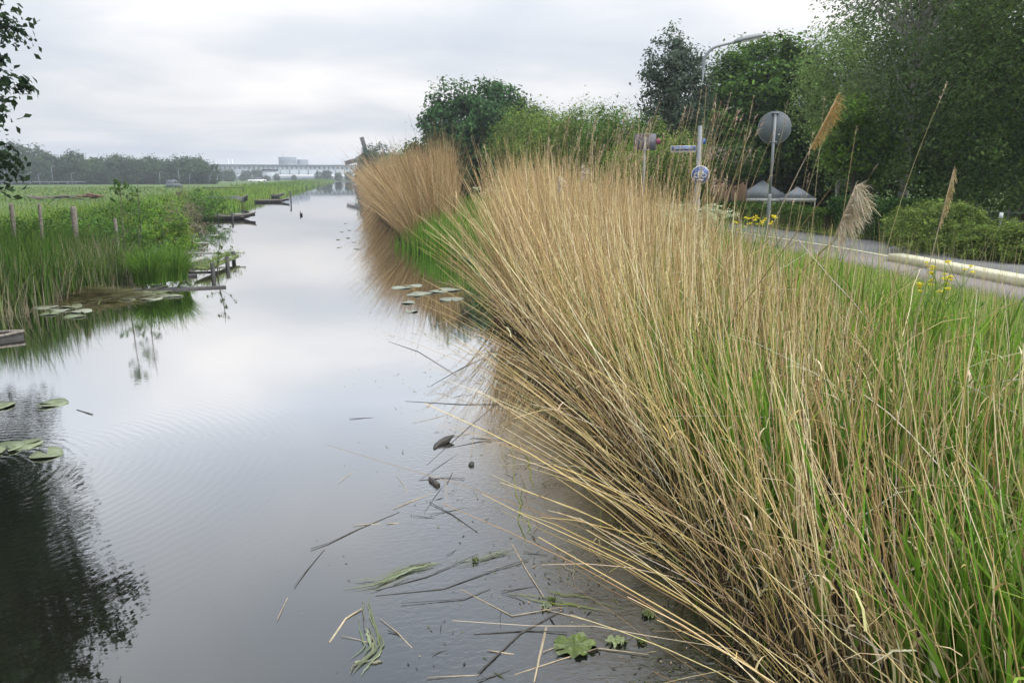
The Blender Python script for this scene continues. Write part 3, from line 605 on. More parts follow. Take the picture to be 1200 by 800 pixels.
T('broadleaf_tree', 'yellow green maple low in front of the tall birch', 'tree', 992, 26.5, 4.9, 1.4, nclump=170, nleaf=55, size=.13, clump_r=.32, cols=[(.10, .19, .025), (.13, .23, .03), (.07, .13, .02)], trunk=(.08, .8), lobes=[(0, 0, 3.0, 1.15, 1.1, 1.1), (.3, 0, 2.2, 1.2, 1.1, .9)], group='trees behind the right bank')
SB = [(.11, .165, .07), (.16, .22, .095), (.08, .12, .05)]
T('birch_tree', 'tall grey green birch with open crown rising past the frame', 'tree', 1052, 27, 12.5, 3.0, nclump=520, nleaf=60, size=.095, clump_r=.45, cols=SB, trunk=(.14, 2), bark='birch', droop=2.2, nbr=60, shell=.25,
  lobes=[(0, 0, 6.5, 2.6, 2.3, 3.6), (-1.1, 0, 8.6, 1.9, 1.8, 2.4), (.6, 0, 9.5, 2.2, 2, 2.8), (.6, 0, 4.0, 2.2, 2.2, 2.2)], group='trees behind the right bank')
for px, D, zt, rd, lab in [(1120, 31, 11.5, 3.4, 'dark green tree right behind the tall birch'), (1195, 25, 11.5, 3.4, 'very dark broadleaf tree at the right end of the row'), (1290, 22, 11, 3.2, 'dark broadleaf tree at the far right edge of the frame'),
                     (1045, 40, 12, 4.2, 'shadowy dark tree filling the gap behind the tall birch'), (1180, 38, 13, 4.6, 'tall dark tree behind the right end of the row'), (955, 46, 7.2, 3.0, 'dark tree behind the weeping birch'), (820, 46, 5.8, 3.6, 'dark shrubby tree behind the street lamp foot'), (750, 48, 4.8, 4.0, 'dark shrubby tree behind the low olive bush')]:
    T('broadleaf_tree', lab, 'tree', px, D, zt, rd, nclump=480, nleaf=85, size=.115*D/25, clump_r=.52*D/25, cols=DK, trunk=(.16, 1.3), up=.9, shell=.45, group='trees behind the right bank')
# shrubs in front of them
for px, D, zt, rd, lab, cs in [
    (1096, 18.2, 1.98, 1.0, 'large rounded clipped green shrub beside the road', OL), (1150, 17.3, 1.45, .5, 'smaller rounded shrub right of the large clipped shrub', OL), (1199, 17, 1.62, .62, 'rounded shrub at the right edge of the frame beside the road', OL),
    (1064, 19.8, 1.75, .5, 'rounded shrub left of the large clipped shrub', OL)]:
    T('rounded_shrub', lab, 'shrub', px, D, zt, rd, nclump=300, nleaf=50, size=.055, clump_r=.12, cols=[(.13, .19, .04), (.18, .25, .05), (.09, .14, .03)], trunk=(.04, .2), nbr=8, shell=.75, group='clipped shrubs beside the road', lobes=[(0, 0, (zt-.85)*.45, rd, rd*.9, (zt-.85)*.55), (rd*.35, 0, (zt-.85)*.4, rd*.7, rd*.8, (zt-.85)*.5)])
def hedge(pa, pb, wdt, hgt, label, cs, dens=1.0):
    a = np.array(pa[:2]); b_ = np.array(pb[:2]); L = np.linalg.norm(b_-a); n_ = int(5200*L*dens)
    u = rng.random(n_); face = rng.random(n_); s = rng.uniform(-.5, .5, n_); z = rng.random(n_)
    s = np.where(face < .42, -.5, np.where(face < .6, .5, s)); z = np.where(face >= .6, 1, z)
    t_ = (b_-a)/L; nrm = np.array([t_[1], -t_[0]])*-1
    wv_ = 1+.07*np.sin(u*L*2.1)+.05*np.sin(u*L*5.3+1)
    P = np.zeros((n_, 3)); P[:, :2] = a+np.outer(u*L, t_)+np.outer(s*wdt*wv_, nrm); P[:, 2] = ROADZ+z*hgt*wv_; P += rng.normal(0, .05, (n_, 3))
    V, F, idx = leaves(P, .075, 0, 1.5, .4); o = mk('clipped_hedge', V, F, M['leaf'], None, jit(cs, n_, .2)[idx]); tag(o, label, 'hedge')
    mb = MB(); 
    for q in np.arange(.2, L, .35):
        c = a+t_*q; mb.tube([[c[0], c[1], ROADZ-.05], [c[0]+rng.normal(0, .05), c[1], ROADZ+hgt*.8]], [.02, .008], 5)
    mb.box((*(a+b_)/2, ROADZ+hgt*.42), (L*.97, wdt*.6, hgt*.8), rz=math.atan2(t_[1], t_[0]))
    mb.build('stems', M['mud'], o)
p1 = atd(1062, 300, 20.5); p2 = atd(985, 300, 24)
hedge(p2, p1, .8, .86, 'dark green clipped hedge across the road behind the feathery plume', [(.03, .08, .016), (.045, .11, .022), (.06, .13, .03)])
p1 = atd(975, 300, 23.6); p2 = atd(850, 300, 29)
hedge(p2, p1, .8, .55, 'low yellowish green clipped hedge in front of the pale tents', [(.075, .14, .02), (.1, .18, .03), (.05, .1, .018)])

# overhanging tree on the left, mostly outside the frame
T('broadleaf_tree', 'dark leafy tree at the left edge hanging over the water', 'tree', -178, 19.5, 13, 4.2, nclump=900, nleaf=85, size=.17, clump_r=.42, cols=[(.014, .03, .012), (.02, .042, .016), (.028, .052, .018)], trunk=(.22, 2), nbr=220, shell=.3,
  lobes=[(0, 0, 8.5, 3.3, 3.3, 4.2), (.5, 0, 5.2, 3.0, 2.6, 2.4), (.3, 0, 11, 2.8, 2.6, 2.6), (1.3, -.3, 3.6, 2.3, 2, 2.0), (1.6, 0, 7.0, 2.2, 2, 1.6)])

# ------------------------------------------------------------------ distant trees
proto = []
for k, (rx, rz, hz) in enumerate([(4.8, 4.6, 6.6), (5.6, 4.6, 6.4), (4.2, 5.0, 6.9), (6.2, 4.2, 6.0)]):
    lob = [(0, 0, hz, rx, 4, rz), (rx*.5, 0, hz*.8, rx*.7, 3.5, rz*.75), (-rx*.5, 0, hz*.85, rx*.65, 3.5, rz*.75), (0, 0, hz*.45, rx*.9, 3.5, rz*.5), (rx*.2, 0, 2.2, rx*.95, 3.5, 2.2)]
    proto.append(tree('distant_tree', 'hazy broadleaf tree in the long row behind the meadow', 'tree', (0, 0, 0), lob, 170, 30, .85, 1.35, [(.045, .08, .038), (.055, .1, .042), (.038, .065, .033), (.075, .115, .04)][:3+(k == 1)], trunk=(.3, 2), nbr=5, mat='far', group='row of trees behind the meadow', up=.8, shell=.74))
cnt = 0
xs = list(range(-12, 256, 8))
for k, px in enumerate(xs):
    for row in (0, 1):
        D = (236 if row == 0 else 256)+rng.uniform(-6, 6)
        ppx = px+(4 if row else 0)+rng.uniform(-2, 2)
        if px > 240 and row: continue
        p = atd(ppx, 300, D); q = proto[(k*3+row*2+int(rng.integers(0, 2))) % 4]
        o = q if (cnt < 4 and q['label'] and q.location.length < .1) else copy_tree(q)
        cnt += 1
        s_ = .62*rng.uniform(.8, 1.1)*(1.0 if px < 245 else .8)*(1.1 if 215 < px < 245 else 1)
        o.location = (p[0], p[1], .3); o.scale = (s_, s_, s_*1.06); o.rotation_euler[2] = rng.uniform(0, 6.28)
for q in proto:
    if q.location.length < .1: p = atd(20, 300, 275); q.location = (p[0]+rng.uniform(-30, 30), p[1], .3)
for px, D, sc, lab in [(267, 360, .52, 'low pale tree before the long pale building at its left end'), (277, 350, .5, 'low tree in the left part of the building front'), (308, 420, .55, 'dark rounded tree directly before the long building'), (296, 430, .5, 'narrow tree left of the dark rounded tree before the building'),
                   (388, 400, .5, 'low tree on the bank left of the windmill'), (401, 400, .42, 'low bush at the far end of the canal'), (413, 398, .45, 'bush at the far end of the canal below the windmill'), (378, 415, .4, 'small hazy tree left of the canal end'), (330, 400, .3, 'low hazy bush below the dark roofed shed'), (350, 400, .25, 'low hazy bush right of the dark roofed shed'), (290, 380, .25, 'very low hazy bush near the parked van'), (318, 380, .22, 'very low hazy bush right of the parked van')]:
    c = copy_tree(proto[int(px) % 4]); p = atd(px, 300, D); c.location = (p[0], p[1], .3); c.scale = (sc, sc, sc); c['label'] = lab; del c['group']
T('broadleaf_tree', 'round dark tree hiding the body of the windmill', 'tree', 446, 170, 9.6, 5.2, nclump=260, nleaf=34, size=.5, clump_r=.8, cols=[(.022, .055, .024), (.03, .07, .03), (.04, .09, .034)], trunk=(.3, 2), mat='far', up=.9,
  lobes=[(0, 0, 5.6, 3.6, 3.2, 3.5), (1.6, 0, 4.2, 2.9, 2.8, 3.0), (-1.9, 0, 3.9, 2.4, 2.4, 3.0), (0, 0, 2.1, 4.0, 3.2, 2.1)])
T('broadleaf_tree', 'lighter green tree in front of the round dark tree', 'tree', 462, 140, 6.2, 2.6, nclump=170, nleaf=34, size=.45, clump_r=.75, cols=[(.06, .13, .045), (.08, .16, .05)], trunk=(.2, 1.5), mat='far')
for px, D, sc, lab in [(480, 170, .55, 'tree behind the reeds right of the lighter green tree')]:
    c = copy_tree(proto[1]); p = atd(px, 300, D); c.location = (p[0], p[1], .6); c.scale = (sc,)*3; c['label'] = lab; del c['group']

# ------------------------------------------------------------------ flowers on the verge
def umbel_plant(x, y, h_, label, colr, nh=6, headr=.045, nfl=40, name='cow_parsley', cat='wildflower', group=None, size=.016):
    t_ = empty(name, (x, y, gz(x, y)), label, cat, group); mb = MB(); heads = []
    top = np.array([rng.normal(0, .04), rng.normal(0, .04), h_]); mb.tube([[0, 0, -.03], top*.5+rng.normal(0, .01, 3), top], [.006, .005, .003], 5)
    for k in range(nh):
        u = rng.uniform(.45, .95); a = rng.uniform(0, 6.28); s0 = top*u; e_ = s0+np.array([math.cos(a)*.16, math.sin(a)*.16, (1-u)*h_*rng.uniform(.6, 1.1)+.06]); mb.tube([s0, (s0+e_)/2+[0, 0, -.02], e_], [.003, .003, .002], 4, False); heads.append(e_)
    heads.append(top); mb.build('stem', M['leafgreen'], t_, True)
    for c in heads:
        nf = int(nfl*rng.uniform(.5, 1.1)); P = c+np.stack([rng.normal(0, headr*.6, nf), rng.normal(0, headr*.6, nf), rng.normal(0, headr*.25, nf)], 1)
        V, F, idx = leaves(P, size*1.5, 0, 1.1, 1.2); mk('flower_head', V, F, M['leaf'], t_, jit([colr], nf, .1)[idx])
    P = np.stack([rng.normal(0, .09, 70), rng.normal(0, .09, 70), rng.uniform(.05, h_*.6, 70)], 1); V, F, idx = leaves(P, .08, 0, 2.2, .3); mk('foliage', V, F, M['leaf'], t_, jit([(.07, .17, .025)], 70)[idx])
    return t_
M['leafgreen'] = plain('green_stem', (.09, .17, .03), .6, bump=0)
YE = (.62, .55, .04); WH = (.42, .46, .30)
def vp(px, py, z): p = at(px, py, z); return p[0], p[1]
fl = [(1098, 312, 'yellow flowering rape plant tallest of the group before the kerb'), (1085, 328, 'yellow flowering rape plant left in the group before the kerb'), (1112, 327, 'yellow flowering rape plant in the middle before the kerb'), (1128, 316, 'yellow flowering rape plant right in the group before the kerb'), (1100, 340, 'yellow flowering rape plant lowest of the group before the kerb')]
for px, py, lab in fl:
    x, y = vp(px, py, 1.45); umbel_plant(x, y, 1.45-gz(x, y), lab, YE, 4, .02, 26, 'rape_plant', 'wildflower', 'yellow flowering plants on the verge', .016)
for px, py, lab in [(884, 258, 'yellow flowering plant just left of the round sign post'), (893, 262, 'yellow flowering plant at the foot of the round sign post'), (872, 266, 'yellow flowering plant between lamp post and sign post'), (898, 256, 'yellow flowering plant touching the round sign post'), (790, 262, 'yellow flowering plant among the white flowers left of the lamp')]:
    p = atd(px, py, 14.5); umbel_plant(p[0], p[1], max(.4, p[2]-gz(p[0], p[1])), lab, YE, 6, .02, 22, 'rape_plant', 'wildflower', 'yellow flowering plants on the verge', .025)
k = 0
for px, py, D in [(778, 245, 15), (788, 250, 14), (797, 244, 16), (806, 252, 14.5), (815, 247, 16), (824, 255, 15), (834, 250, 16.5), (842, 256, 15.5), (850, 252, 17), (783, 258, 13), (800, 260, 13), (838, 244, 18), (768, 252, 15.5), (566, 228, 33), (575, 224, 34), (583, 226, 32), (590, 222, 35), (560, 222, 36)]:
    p = atd(px, py, D); lab = 'white cow parsley behind the tall reeds left of the lamp' if px < 860 and px > 700 else ('white cow parsley in the gap before the dense round tree' if px < 700 else 'pale cow parsley standing before the kerb at the right')
    umbel_plant(p[0], p[1], max(.35, p[2]-gz(p[0], p[1])), lab, WH, 9, .06, 34, 'cow_parsley', 'wildflower', 'white flowers left of the lamp post' if 700 < px < 860 else ('white flowers in the gap' if px < 700 else 'white flowers before the kerb'), .02*max(1, D/12))
# single reeds with feathery heads
def plumed_reed(bx, by, tip, label, pl, spread, n_, cols, w=.005):
    z0 = gz(bx, by); t_ = empty('plumed_reed', (bx, by, z0), label, 'reed', None); tip = np.array(tip)-np.array([bx, by, z0]); mb = MB()
    u = np.linspace(0, 1, 10)[:, None]; P = tip*u+np.array([0, 0, 1])*(.10*np.sin(np.pi*u)*tip[2]*.6); mb.tube(P, np.linspace(.005, .002, 10), 6); mb.build('stem', M['drystick'], t_, True)
    dr_ = P[-1]-P[-3]; dr_ /= np.linalg.norm(dr_); a = Acc(); t2 = rng.random(n_)**.8
    if spread > .15: t2 = np.clip((np.floor(t2*7)+.5)/7+rng.normal(0, .012, n_), 0, 1)
    base = P[-1]-dr_*(t2*pl)[:, None]; side = np.array([math.cos(-.2), math.sin(-.2)])
    wd = spread*np.sin(np.pi*np.clip(t2*.85+.12, 0, 1))*rng.uniform(.1, 1.1, n_)
    o = side*wd[:, None]+rng.normal(0, .16, (n_, 2))*wd[:, None]+dr_[:2]*pl*.2
    V, F, idx, _ = strands(base, o, pl*rng.uniform(.08, .3, n_), w*rng.uniform(.6, 1.4, n_), 5, False, 1.2, rng.uniform(.3, 1.2 if spread < .15 else 2.4, n_), .6); a.add(V, F, jit(cols, n_, .12)[idx]); a.build('plume', M['straw'], t_)
pA = atd(980, 116, 6.6); pB = atd(1002, 219, 6.0); pC = atd(1117, 201, 5.6)
q = atd(812, 300, 6.6); plumed_reed(q[0], q[1], pA, 'reed with a narrow orange plume tilting right against the birch', .42, .08, 600, [(.5, .33, .12), (.6, .42, .18)], .004)
q = atd(905, 300, 6.1); plumed_reed(q[0], q[1], pB, 'reed with a wide drooping feathery beige plume above the road', .38, .17, 900, [(.62, .54, .4), (.74, .66, .52), (.5, .41, .28)])
q = atd(1060, 300, 5.6); plumed_reed(q[0], q[1], pC, 'reed with a slim tan plume above the rounded shrubs', .36, .035, 320, [(.45, .36, .17), (.55, .44, .24)], .004)
for px, py, D, lab in [(682, 195, 9.5, 'reed with a small whitish fluffy plume amid the brown stand'), (655, 208, 10, 'reed with a tiny pale plume left of the fluffy one')]:
    q = atd(px-14, 300, D); plumed_reed(q[0], q[1], atd(px, py, D), lab, .2, .1, 160, [(.65, .56, .45), (.75, .68, .58)], .008)
# ------------------------------------------------------------------ street furniture
def P3(px, D, z): p = atd(px, 300, D); return (p[0], p[1], z)
camdir = lambda x, y: Vector((-x, -y, 0)).normalized()
# lamp
D = 20.0; b0 = P3(813, D, ROADZ-.02)
lamp = empty('street_lamp', b0, 'tall grey street lamp with a curved arm pointing right', 'street lamp')
rt = Vector((math.cos(YAW), -math.sin(YAW), 0)); hz = atd(825, 54, D)[2]-b0[2]
mb = MB(); mb.tube([[0, 0, 0], [0, 0, 1.0]], [.095, .095], 14); mb.tube([[0, 0, .98], [0, 0, 1.06], [0, 0, hz*.6]], [.09, .068, .05], 14); mb.build('pole', M['galv'], lamp, True)
mb = MB(); pts = [Vector((0, 0, hz*.6)), Vector((0, 0, hz*.8)), Vector((0, 0, hz-.42))]
for a in np.linspace(0, 1, 8)[1:]: pts.append(Vector((0, 0, hz-.42))+rt*(.42*(1-math.cos(a*1.32)))+Vector((0, 0, .42*math.sin(a*1.32))))
e0 = pts[-1]; pts += [e0+rt*.28+Vector((0, 0, .07)), e0+rt*.5+Vector((0, 0, .12))]
mb.tube(pts, np.linspace(.047, .026, len(pts)), 10); mb.build('arm', M['galv'], lamp, True)
mb = MB(); e1 = pts[-1]; dv = (rt+Vector((0, 0, .22))).normalized(); sd_ = dv.cross(Vector((0, 0, 1))).normalized(); upv = sd_.cross(dv)*1.0
rings = []
for u, w_, h_ in [(-.1, .04, .04), (0, .09, .07), (.25, .12, .085), (.5, .1, .07), (.66, .05, .03)]:
    c = e1+dv*u; rings.append([list(c+sd_*w_*math.cos(a)+upv*h_*math.sin(a)*(1 if math.sin(a) > 0 else .45)) for a in np.linspace(0, 2*np.pi, 13)[:-1]])
lh = mb.loft(rings).build('lamp_head', M['galv'], lamp, True)
mb = MB(); mb.loft([[list(e1+dv*u+sd_*w_*math.cos(a)-upv*(.02+.035*max(0, math.sin(a)))) for a in np.linspace(0, 2*np.pi, 11)[:-1]] for u, w_ in [(.02, .02), (.06, .075), (.4, .08), (.5, .03)]]).build('lamp_glass', M['white'], lh, True)
# street name sign on the lamp
SX = lambda n_: None
def sign_frame(t_, c, nrm, w_, h_, th): pass
fd = camdir(b0[0], b0[1]); rtc = Vector((-fd[1], fd[0], 0))   # screen right as seen by a viewer facing the sign
rtc = -rtc if rtc.dot(rt) < 0 else rtc
ang = math.atan2(rtc[1], rtc[0])
nz = atd(800, 175, D)[2]; w_ = .62; c = Vector(b0)+rtc*(-.075-w_/2)+Vector((0, 0, nz-b0[2])); 
sg = empty('street_name_sign', c, 'blue and white street name plate fixed to the lamp post', 'street sign'); sg.rotation_euler = (0, 0, ang)
MB().box((0, 0, 0), (w_, .02, .165)).build('sign_plate', M['white'], sg)
MB().box((0, -.0125, .018), (w_-.03, .005, .105)).build('blue_field', M['blue'], sg)
mb = MB(); x = -.205
for k in range(17):                                   # lettering too small to read: a row of short strokes
    cw = [.014, .018, .012, .02][k*7 % 4]; hh = .04 if k else .055
    if k == 9: x += .02; continue
    mb.box((x, -.0165, .016), (.005, .002, hh)); mb.box((x+cw*.8, -.0165, .016), (.004, .002, hh*.8)); mb.box((x+cw*.4, -.0165, .016+(hh*.4 if k % 3 else -hh*.3)), (cw*.8, .002, .006)); x += cw+.009
mb.build('lettering', M['white'], sg); mb = MB(); mb.box((w_/2+.03, .0, .03), (.1, .012, .02)); mb.box((w_/2+.03, 0, -.05), (.1, .012, .02)); mb.build('bracket', M['galv'], sg)
c = Vector(b0)+rtc*.1+Vector((0, 0, atd(823, 166, D)[2]-b0[2]+.0)); tag(MB().box((0, 0, 0), (.09, .015, .14)).tube([[-.06, 0, 0], [.04, 0, 0]], [.008, .008], 6).build('number_plate', M['blue']), 'small blue plate on the right side of the lamp post', 'sign plate').location = c
# round blue sign
rz_ = atd(820, 205, D)[2]; c = Vector(b0)+fd*.12+rtc*.06+Vector((0, 0, rz_-b0[2])); r_ = .225
rs = empty('round_path_sign', c, 'round blue and white cycle sign low on the lamp post', 'traffic sign'); rs.rotation_euler = (0, 0, ang)
MB().disc((0, 0, 0), r_, .02, (0, 1, 0), 36).build('sign_plate', M['white'], rs)
MB().disc((0, -.0125, 0), r_*.92, .004, (0, 1, 0), 36).build('blue_field', M['blue'], rs)
mb = MB()
def ringp(mb, cx_, cz_, rr, tt):
    a = np.linspace(0, 2*np.pi, 21); mb.tube([[cx_+rr*math.cos(q), -.017, cz_+rr*math.sin(q)] for q in a], np.full(21, tt), 5, False)
ringp(mb, -.085, -.01, .052, .009); ringp(mb, .085, -.01, .052, .009)
for a_, b__ in [((-.085, -.01), (-.03, .07)), ((-.03, .07), (.06, .07)), ((.085, -.01), (.055, .095)), ((-.03, .07), (.0, -.01)), ((0, -.01), (.06, .06)), ((-.085, -.01), (0, -.01)), ((-.055, .09), (-.01, .09)), ((.055, .095), (.03, .1))]: mb.tube([[a_[0], -.017, a_[1]], [b__[0], -.017, b__[1]]], [.007, .007], 5)
mb.box((0, -.017, -.12), (.16, .004, .022)); mb.build('pictogram', M['white'], rs)
mb = MB(); mb.box((0, .06, 0), (.05, .1, .03)); mb.build('bracket', M['galv'], rs)
# round sign seen from behind
D = 18.2; b1 = P3(897, D, ROADZ-.03); zc = atd(902, 150, D)[2]-b1[2]; zt = atd(903, 133, D)[2]-b1[2]
sb = empty('round_traffic_sign', b1, 'grey back of a round traffic sign on a galvanised post', 'traffic sign'); fd = camdir(b1[0], b1[1])
mb = MB(); mb.tube([[0, 0, 0], [0, 0, 1.15], [0, 0, 1.2]], [.04, .04, .03], 12); mb.tube([[0, 0, 1.15], [0, 0, zt]], [.03, .03], 12); mb.build('post', M['galv'], sb, True)
cc_ = -fd*.045+Vector((0, 0, zc)); MB().disc(cc_, .345, .02, fd, 40).build('sign_plate', M['galv_dark'], sb)
mb = MB(); up = Vector((0, 0, 1)); sdv = fd.cross(up).normalized(); a = np.linspace(0, 2*np.pi, 41); mb.tube([list(cc_+(sdv*math.cos(q)+up*math.sin(q))*.345) for q in a], np.full(41, .011), 6, False); mb.build('rim', M['galv'], sb, True)
ab = math.atan2(fd[1], fd[0])-math.pi/2
for dz in (-.3, .31): MB().box(tuple(Vector((0, 0, zc+dz))-fd*.01), (.15, .085, .025), rz=ab).build('clamp', M['galv'], sb)
MB().box(tuple(cc_+fd*.0125+sdv*.1*(1 if sdv.dot(rt) > 0 else -1)+Vector((0, 0, -.14))), (.035, .004, .015), rz=ab).build('sticker', M['white'], sb)
# rectangular sign seen behind the reeds
D = 23.0; b2 = P3(751, D, ROADZ-.03); z0, z1 = atd(751, 177, D)[2]-b2[2], atd(751, 156, D)[2]-b2[2]
s2 = empty('blue_road_sign', b2, 'bluish road sign on a grey post half hidden by tall reeds', 'traffic sign'); fd = camdir(b2[0], b2[1]); ab = math.atan2(fd[1], fd[0])-math.pi/2
MB().tube([[0, 0, 0], [0, 0, z1]], [.035, .035], 12).build('post', M['galv'], s2, True)
MB().box(tuple(Vector((0, 0, (z0+z1)/2))-fd*.05), (.62, .02, z1-z0-.04), rz=ab).build('sign_plate', plain('sign_back_purple', (.12, .12, .15), .6, var=.2, scale=3), s2)
for z_ in (z1-.03, z0+.03): MB().box((0, 0, z_), (.3, .08, .025), rz=ab).build('clamp', M['galv'], s2)
rr = Vector((0, 0, (z0+z1)/2+.02))-fd*.065; sdv = fd.cross(Vector((0, 0, 1))); sdv = sdv if sdv.dot(rt) > 0 else -sdv; MB().disc(tuple(rr+sdv*.36), .09, .02, fd, 24).build('red_disc', M['red'], s2)
# garden post with a white cap, wire fence
p = atd(1166, 300, 19.2); gp = empty('garden_post', (p[0], p[1], ROADZ-.03), 'thin post with a white top between the rounded shrubs', 'post'); MB().tube([[0, 0, 0], [.02, 0, .72]], [.02, .02], 8).build('shaft', M['galv'], gp); MB().tube([[.02, 0, .72], [.02, 0, .84]], [.045, .035], 10).build('cap', M['white'], gp)
pa = atd(1150, 300, 20.5); pb_ = atd(1230, 300, 19.5); wf = empty('wire_fence', (pa[0], pa[1], ROADZ), 'low dark wire fence behind the rounded shrubs', 'fence'); dx, dy = pb_[0]-pa[0], pb_[1]-pa[1]
for k in range(4): MB().tube([[dx*k/3, dy*k/3, -.05], [dx*k/3, dy*k/3, .85]], [.025, .02], 7).build('post', M['wetwood'], wf)
mb = MB(); [mb.tube([[0, 0, z], [dx, dy, z]], [.006, .006], 4) for z in (.2, .4, .6, .78)]; mb.build('wire', M['galv'], wf)
# ------------------------------------------------------------------ house and tents
p = atd(834, 300, 32); hs = empty('house', (p[0], p[1], ROADZ-.05), 'pinkish brown brick house half hidden behind the trees', 'house', rz=-R(27))
z_w = atd(848, 196, 32)[2]-ROADZ; MB().box((0, 1.8, z_w/2), (2.4, 3.6, z_w)).build('wall', M['wallbrown'], hs)
MB().add([[-1.4, -.25, z_w-.02], [1.4, -.25, z_w-.02], [1.4, 3.8, z_w-.02], [-1.4, 3.8, z_w-.02], [-1.3, 1.8, z_w+.9], [1.3, 1.8, z_w+.9]], [[3, 2, 1, 0], [0, 1, 5, 4], [2, 3, 4, 5]], [[1, 2, 5], [3, 0, 4]]).build('roof', plain('roof_tile', (.1, .07, .06), .8, scale=8), hs)
for x_ in (-.6,):
    w = MB().box((x_, -.03, 1.35), (.8, .08, 1.0)).build('window', M['white'], hs); MB().box((x_, -.075, 1.35), (.66, .02, .86)).build('pane', M['glass'], w)
def tent(px, D, wpx, ytop, yeave, label):
    p = atd(px, 300, D); w_ = wpx*D/FPX; ze = atd(px, yeave, D)[2]-ROADZ; zt = atd(px, ytop, D)[2]-ROADZ
    t_ = empty('garden_tent', (p[0], p[1], ROADZ), label, 'party tent', 'pale party tents in the garden', rz=-math.atan2(p[0], p[1])+.1); h_ = w_/2
    MB().add([[-h_, -h_, ze], [h_, -h_, ze], [h_, h_, ze], [-h_, h_, ze], [0, 0, zt], [0, 0, zt-.04]], [], [[0, 1, 4], [1, 2, 4], [2, 3, 4], [3, 0, 4], [1, 0, 5], [2, 1, 5], [3, 2, 5], [0, 3, 5]]).build('canopy', M['tent'], t_)
    mb = MB(); [mb.box((x_, y_, ze-.07), (sx_, sy_, .16)) for x_, y_, sx_, sy_ in ((0, -h_-.01, 2*h_, .015), (0, h_+.01, 2*h_, .015), (-h_-.01, 0, .015, 2*h_), (h_+.01, 0, .015, 2*h_))]; mb.build('valance', M['white'], t_)
    for x_ in (-h_+.03, h_-.03):
        for y_ in (-h_+.03, h_-.03): MB().box((x_, y_, ze/2), (.05, .05, ze)).build('leg', M['white'], t_)
tent(888, 38, 54, 211, 232, 'larger pale grey pyramid tent roof left of the sign post')
tent(929, 37, 34, 219, 232, 'smaller pale grey pyramid tent roof right of the sign post')
# ------------------------------------------------------------------ distant buildings
D = 520; pL = Vector(atd(252, 300, D)); pR = Vector(atd(424, 300, D)); pL.z = pR.z = .3; dv = pR-pL; L = dv.length; a = math.atan2(dv.y, dv.x)
zt = atd(340, 194, D)[2]; hh = zt-.3
lb = empty('long_pale_building', pL, 'long pale low building with a rhythmic window row across the horizon', 'building', rz=a)
MB().box((L/2, 15, hh/2), (L, 30, hh)).build('wall', M['building'], lb)
MB().box((L/2, 14.5, hh+.25), (L+1, 32, .5)).build('roof_edge', M['bgrey'], lb)
mb = MB(); MB().box((L/2, -.3, hh*.30), (L-4, .3, hh*.12)).build('lower_band', M['white'], lb)
wn_ = 32
for k in range(wn_): MB().box(((k+.5)*L/wn_, -.12, hh-1.5), (L/wn_*.34, .3, 1.5)).build('window', M['bgrey'], lb)
for k in range(16): MB().box(((k+.5)*L/16, -.15, hh*.55), (.5, .4, hh*.36)).build('pillar', M['bgrey'], lb)
MB().box((L*.5, -2.6, hh*.14), (L*.98, 4, hh*.25)).build('plinth', M['bgrey'], lb)
p = Vector(atd(349, 300, 560)); zt2 = atd(349, 185, 560)[2]
gb = empty('grey_tower_block', (p.x, p.y, .3), 'grey flat roofed block rising behind the long pale building', 'building', rz=a)
w1 = 19*560/FPX; MB().box((-w1*.25, 0, zt2/2), (w1, 14, zt2)).build('main_block', M['bgrey'], gb); MB().box((w1*.58, 0, zt2/2-.8), (w1*.6, 12, zt2-1.6)).build('lower_block', M['bgrey'], gb); MB().tube([[-w1*.5, 0, zt2], [-w1*.5, 0, zt2+2.6]], [.15, .1], 6).build('mast', M['bgrey'], gb)
MB().box((-w1*.25, -7.05, zt2-2.6), (w1*.9, .1, .35)).build('window', M['bgrey'], gb)
for px, lab in [(276, 'thin pale chimney, left of two on the horizon'), (280.5, 'thin pale chimney, right of two on the horizon')]:
    p = atd(px, 300, 620); MB_ = MB().tube([[0, 0, 0], [0, 0, atd(px, 187, 620)[2]]], [.75, .55], 10); o = MB_.build('chimney', M['building']); o.location = (p[0], p[1], .3); tag(o, lab, 'chimney')
p = atd(323, 300, 440); sh = empty('dark_roofed_shed', (p[0], p[1], .3), 'shed with a flat dark roof before the long building', 'shed', rz=a); w1 = 16*440/FPX; zz_ = atd(323, 200, 440)[2]-.3
MB().box((0, 0, zz_/2), (w1, 7, zz_)).build('wall', M['building'], sh); MB().box((0, 0, zz_+.4), (w1+.6, 8, .8)).build('roof', M['dark'], sh); MB().box((-1, -3.55, 1.2), (2.2, .1, 2.0)).build('door', M['glass'], sh)
# windmill
D = 250; p = atd(431, 300, D); hub = Vector(atd(429.5, 187, D))
wm = empty('windmill', (p[0], p[1], .3), 'old windmill with two sails showing beside the round dark tree', 'windmill')
rings = [[[r_*math.cos(q), r_*math.sin(q), z] for q in np.arange(8)/8*2*np.pi+.2] for z, r_ in [(0, 3.9), (hub.z*.35, 3.0), (hub.z*.95-.3, 1.9)]]
MB().loft(rings).build('tower', M['thatch'], wm); MB().loft([[[r_*math.cos(q)*1.25, r_*math.sin(q), hub.z*.95-.3+z] for q in np.arange(12)/12*2*np.pi] for z, r_ in [(0, 2.1), (.9, 2.0), (1.7, 1.2), (2.0, .2)]]).build('cap', M['thatch'], wm)
fdm = camdir(hub.x, hub.y); sdm = fdm.cross(Vector((0, 0, 1))); sdm = sdm if sdm.dot(rt) > 0 else -sdm; hl = Vector((p[0], p[1], .3)); hc = Vector((0, 0, hub.z-.3))+fdm*3.2-sdm*.0
hc = (hub-hl)+fdm*3.2
MB().tube([list(hc+fdm*.5), list(hc-fdm*2.5)], [.35, .35], 10).build('windshaft', M['sailm'], wm)
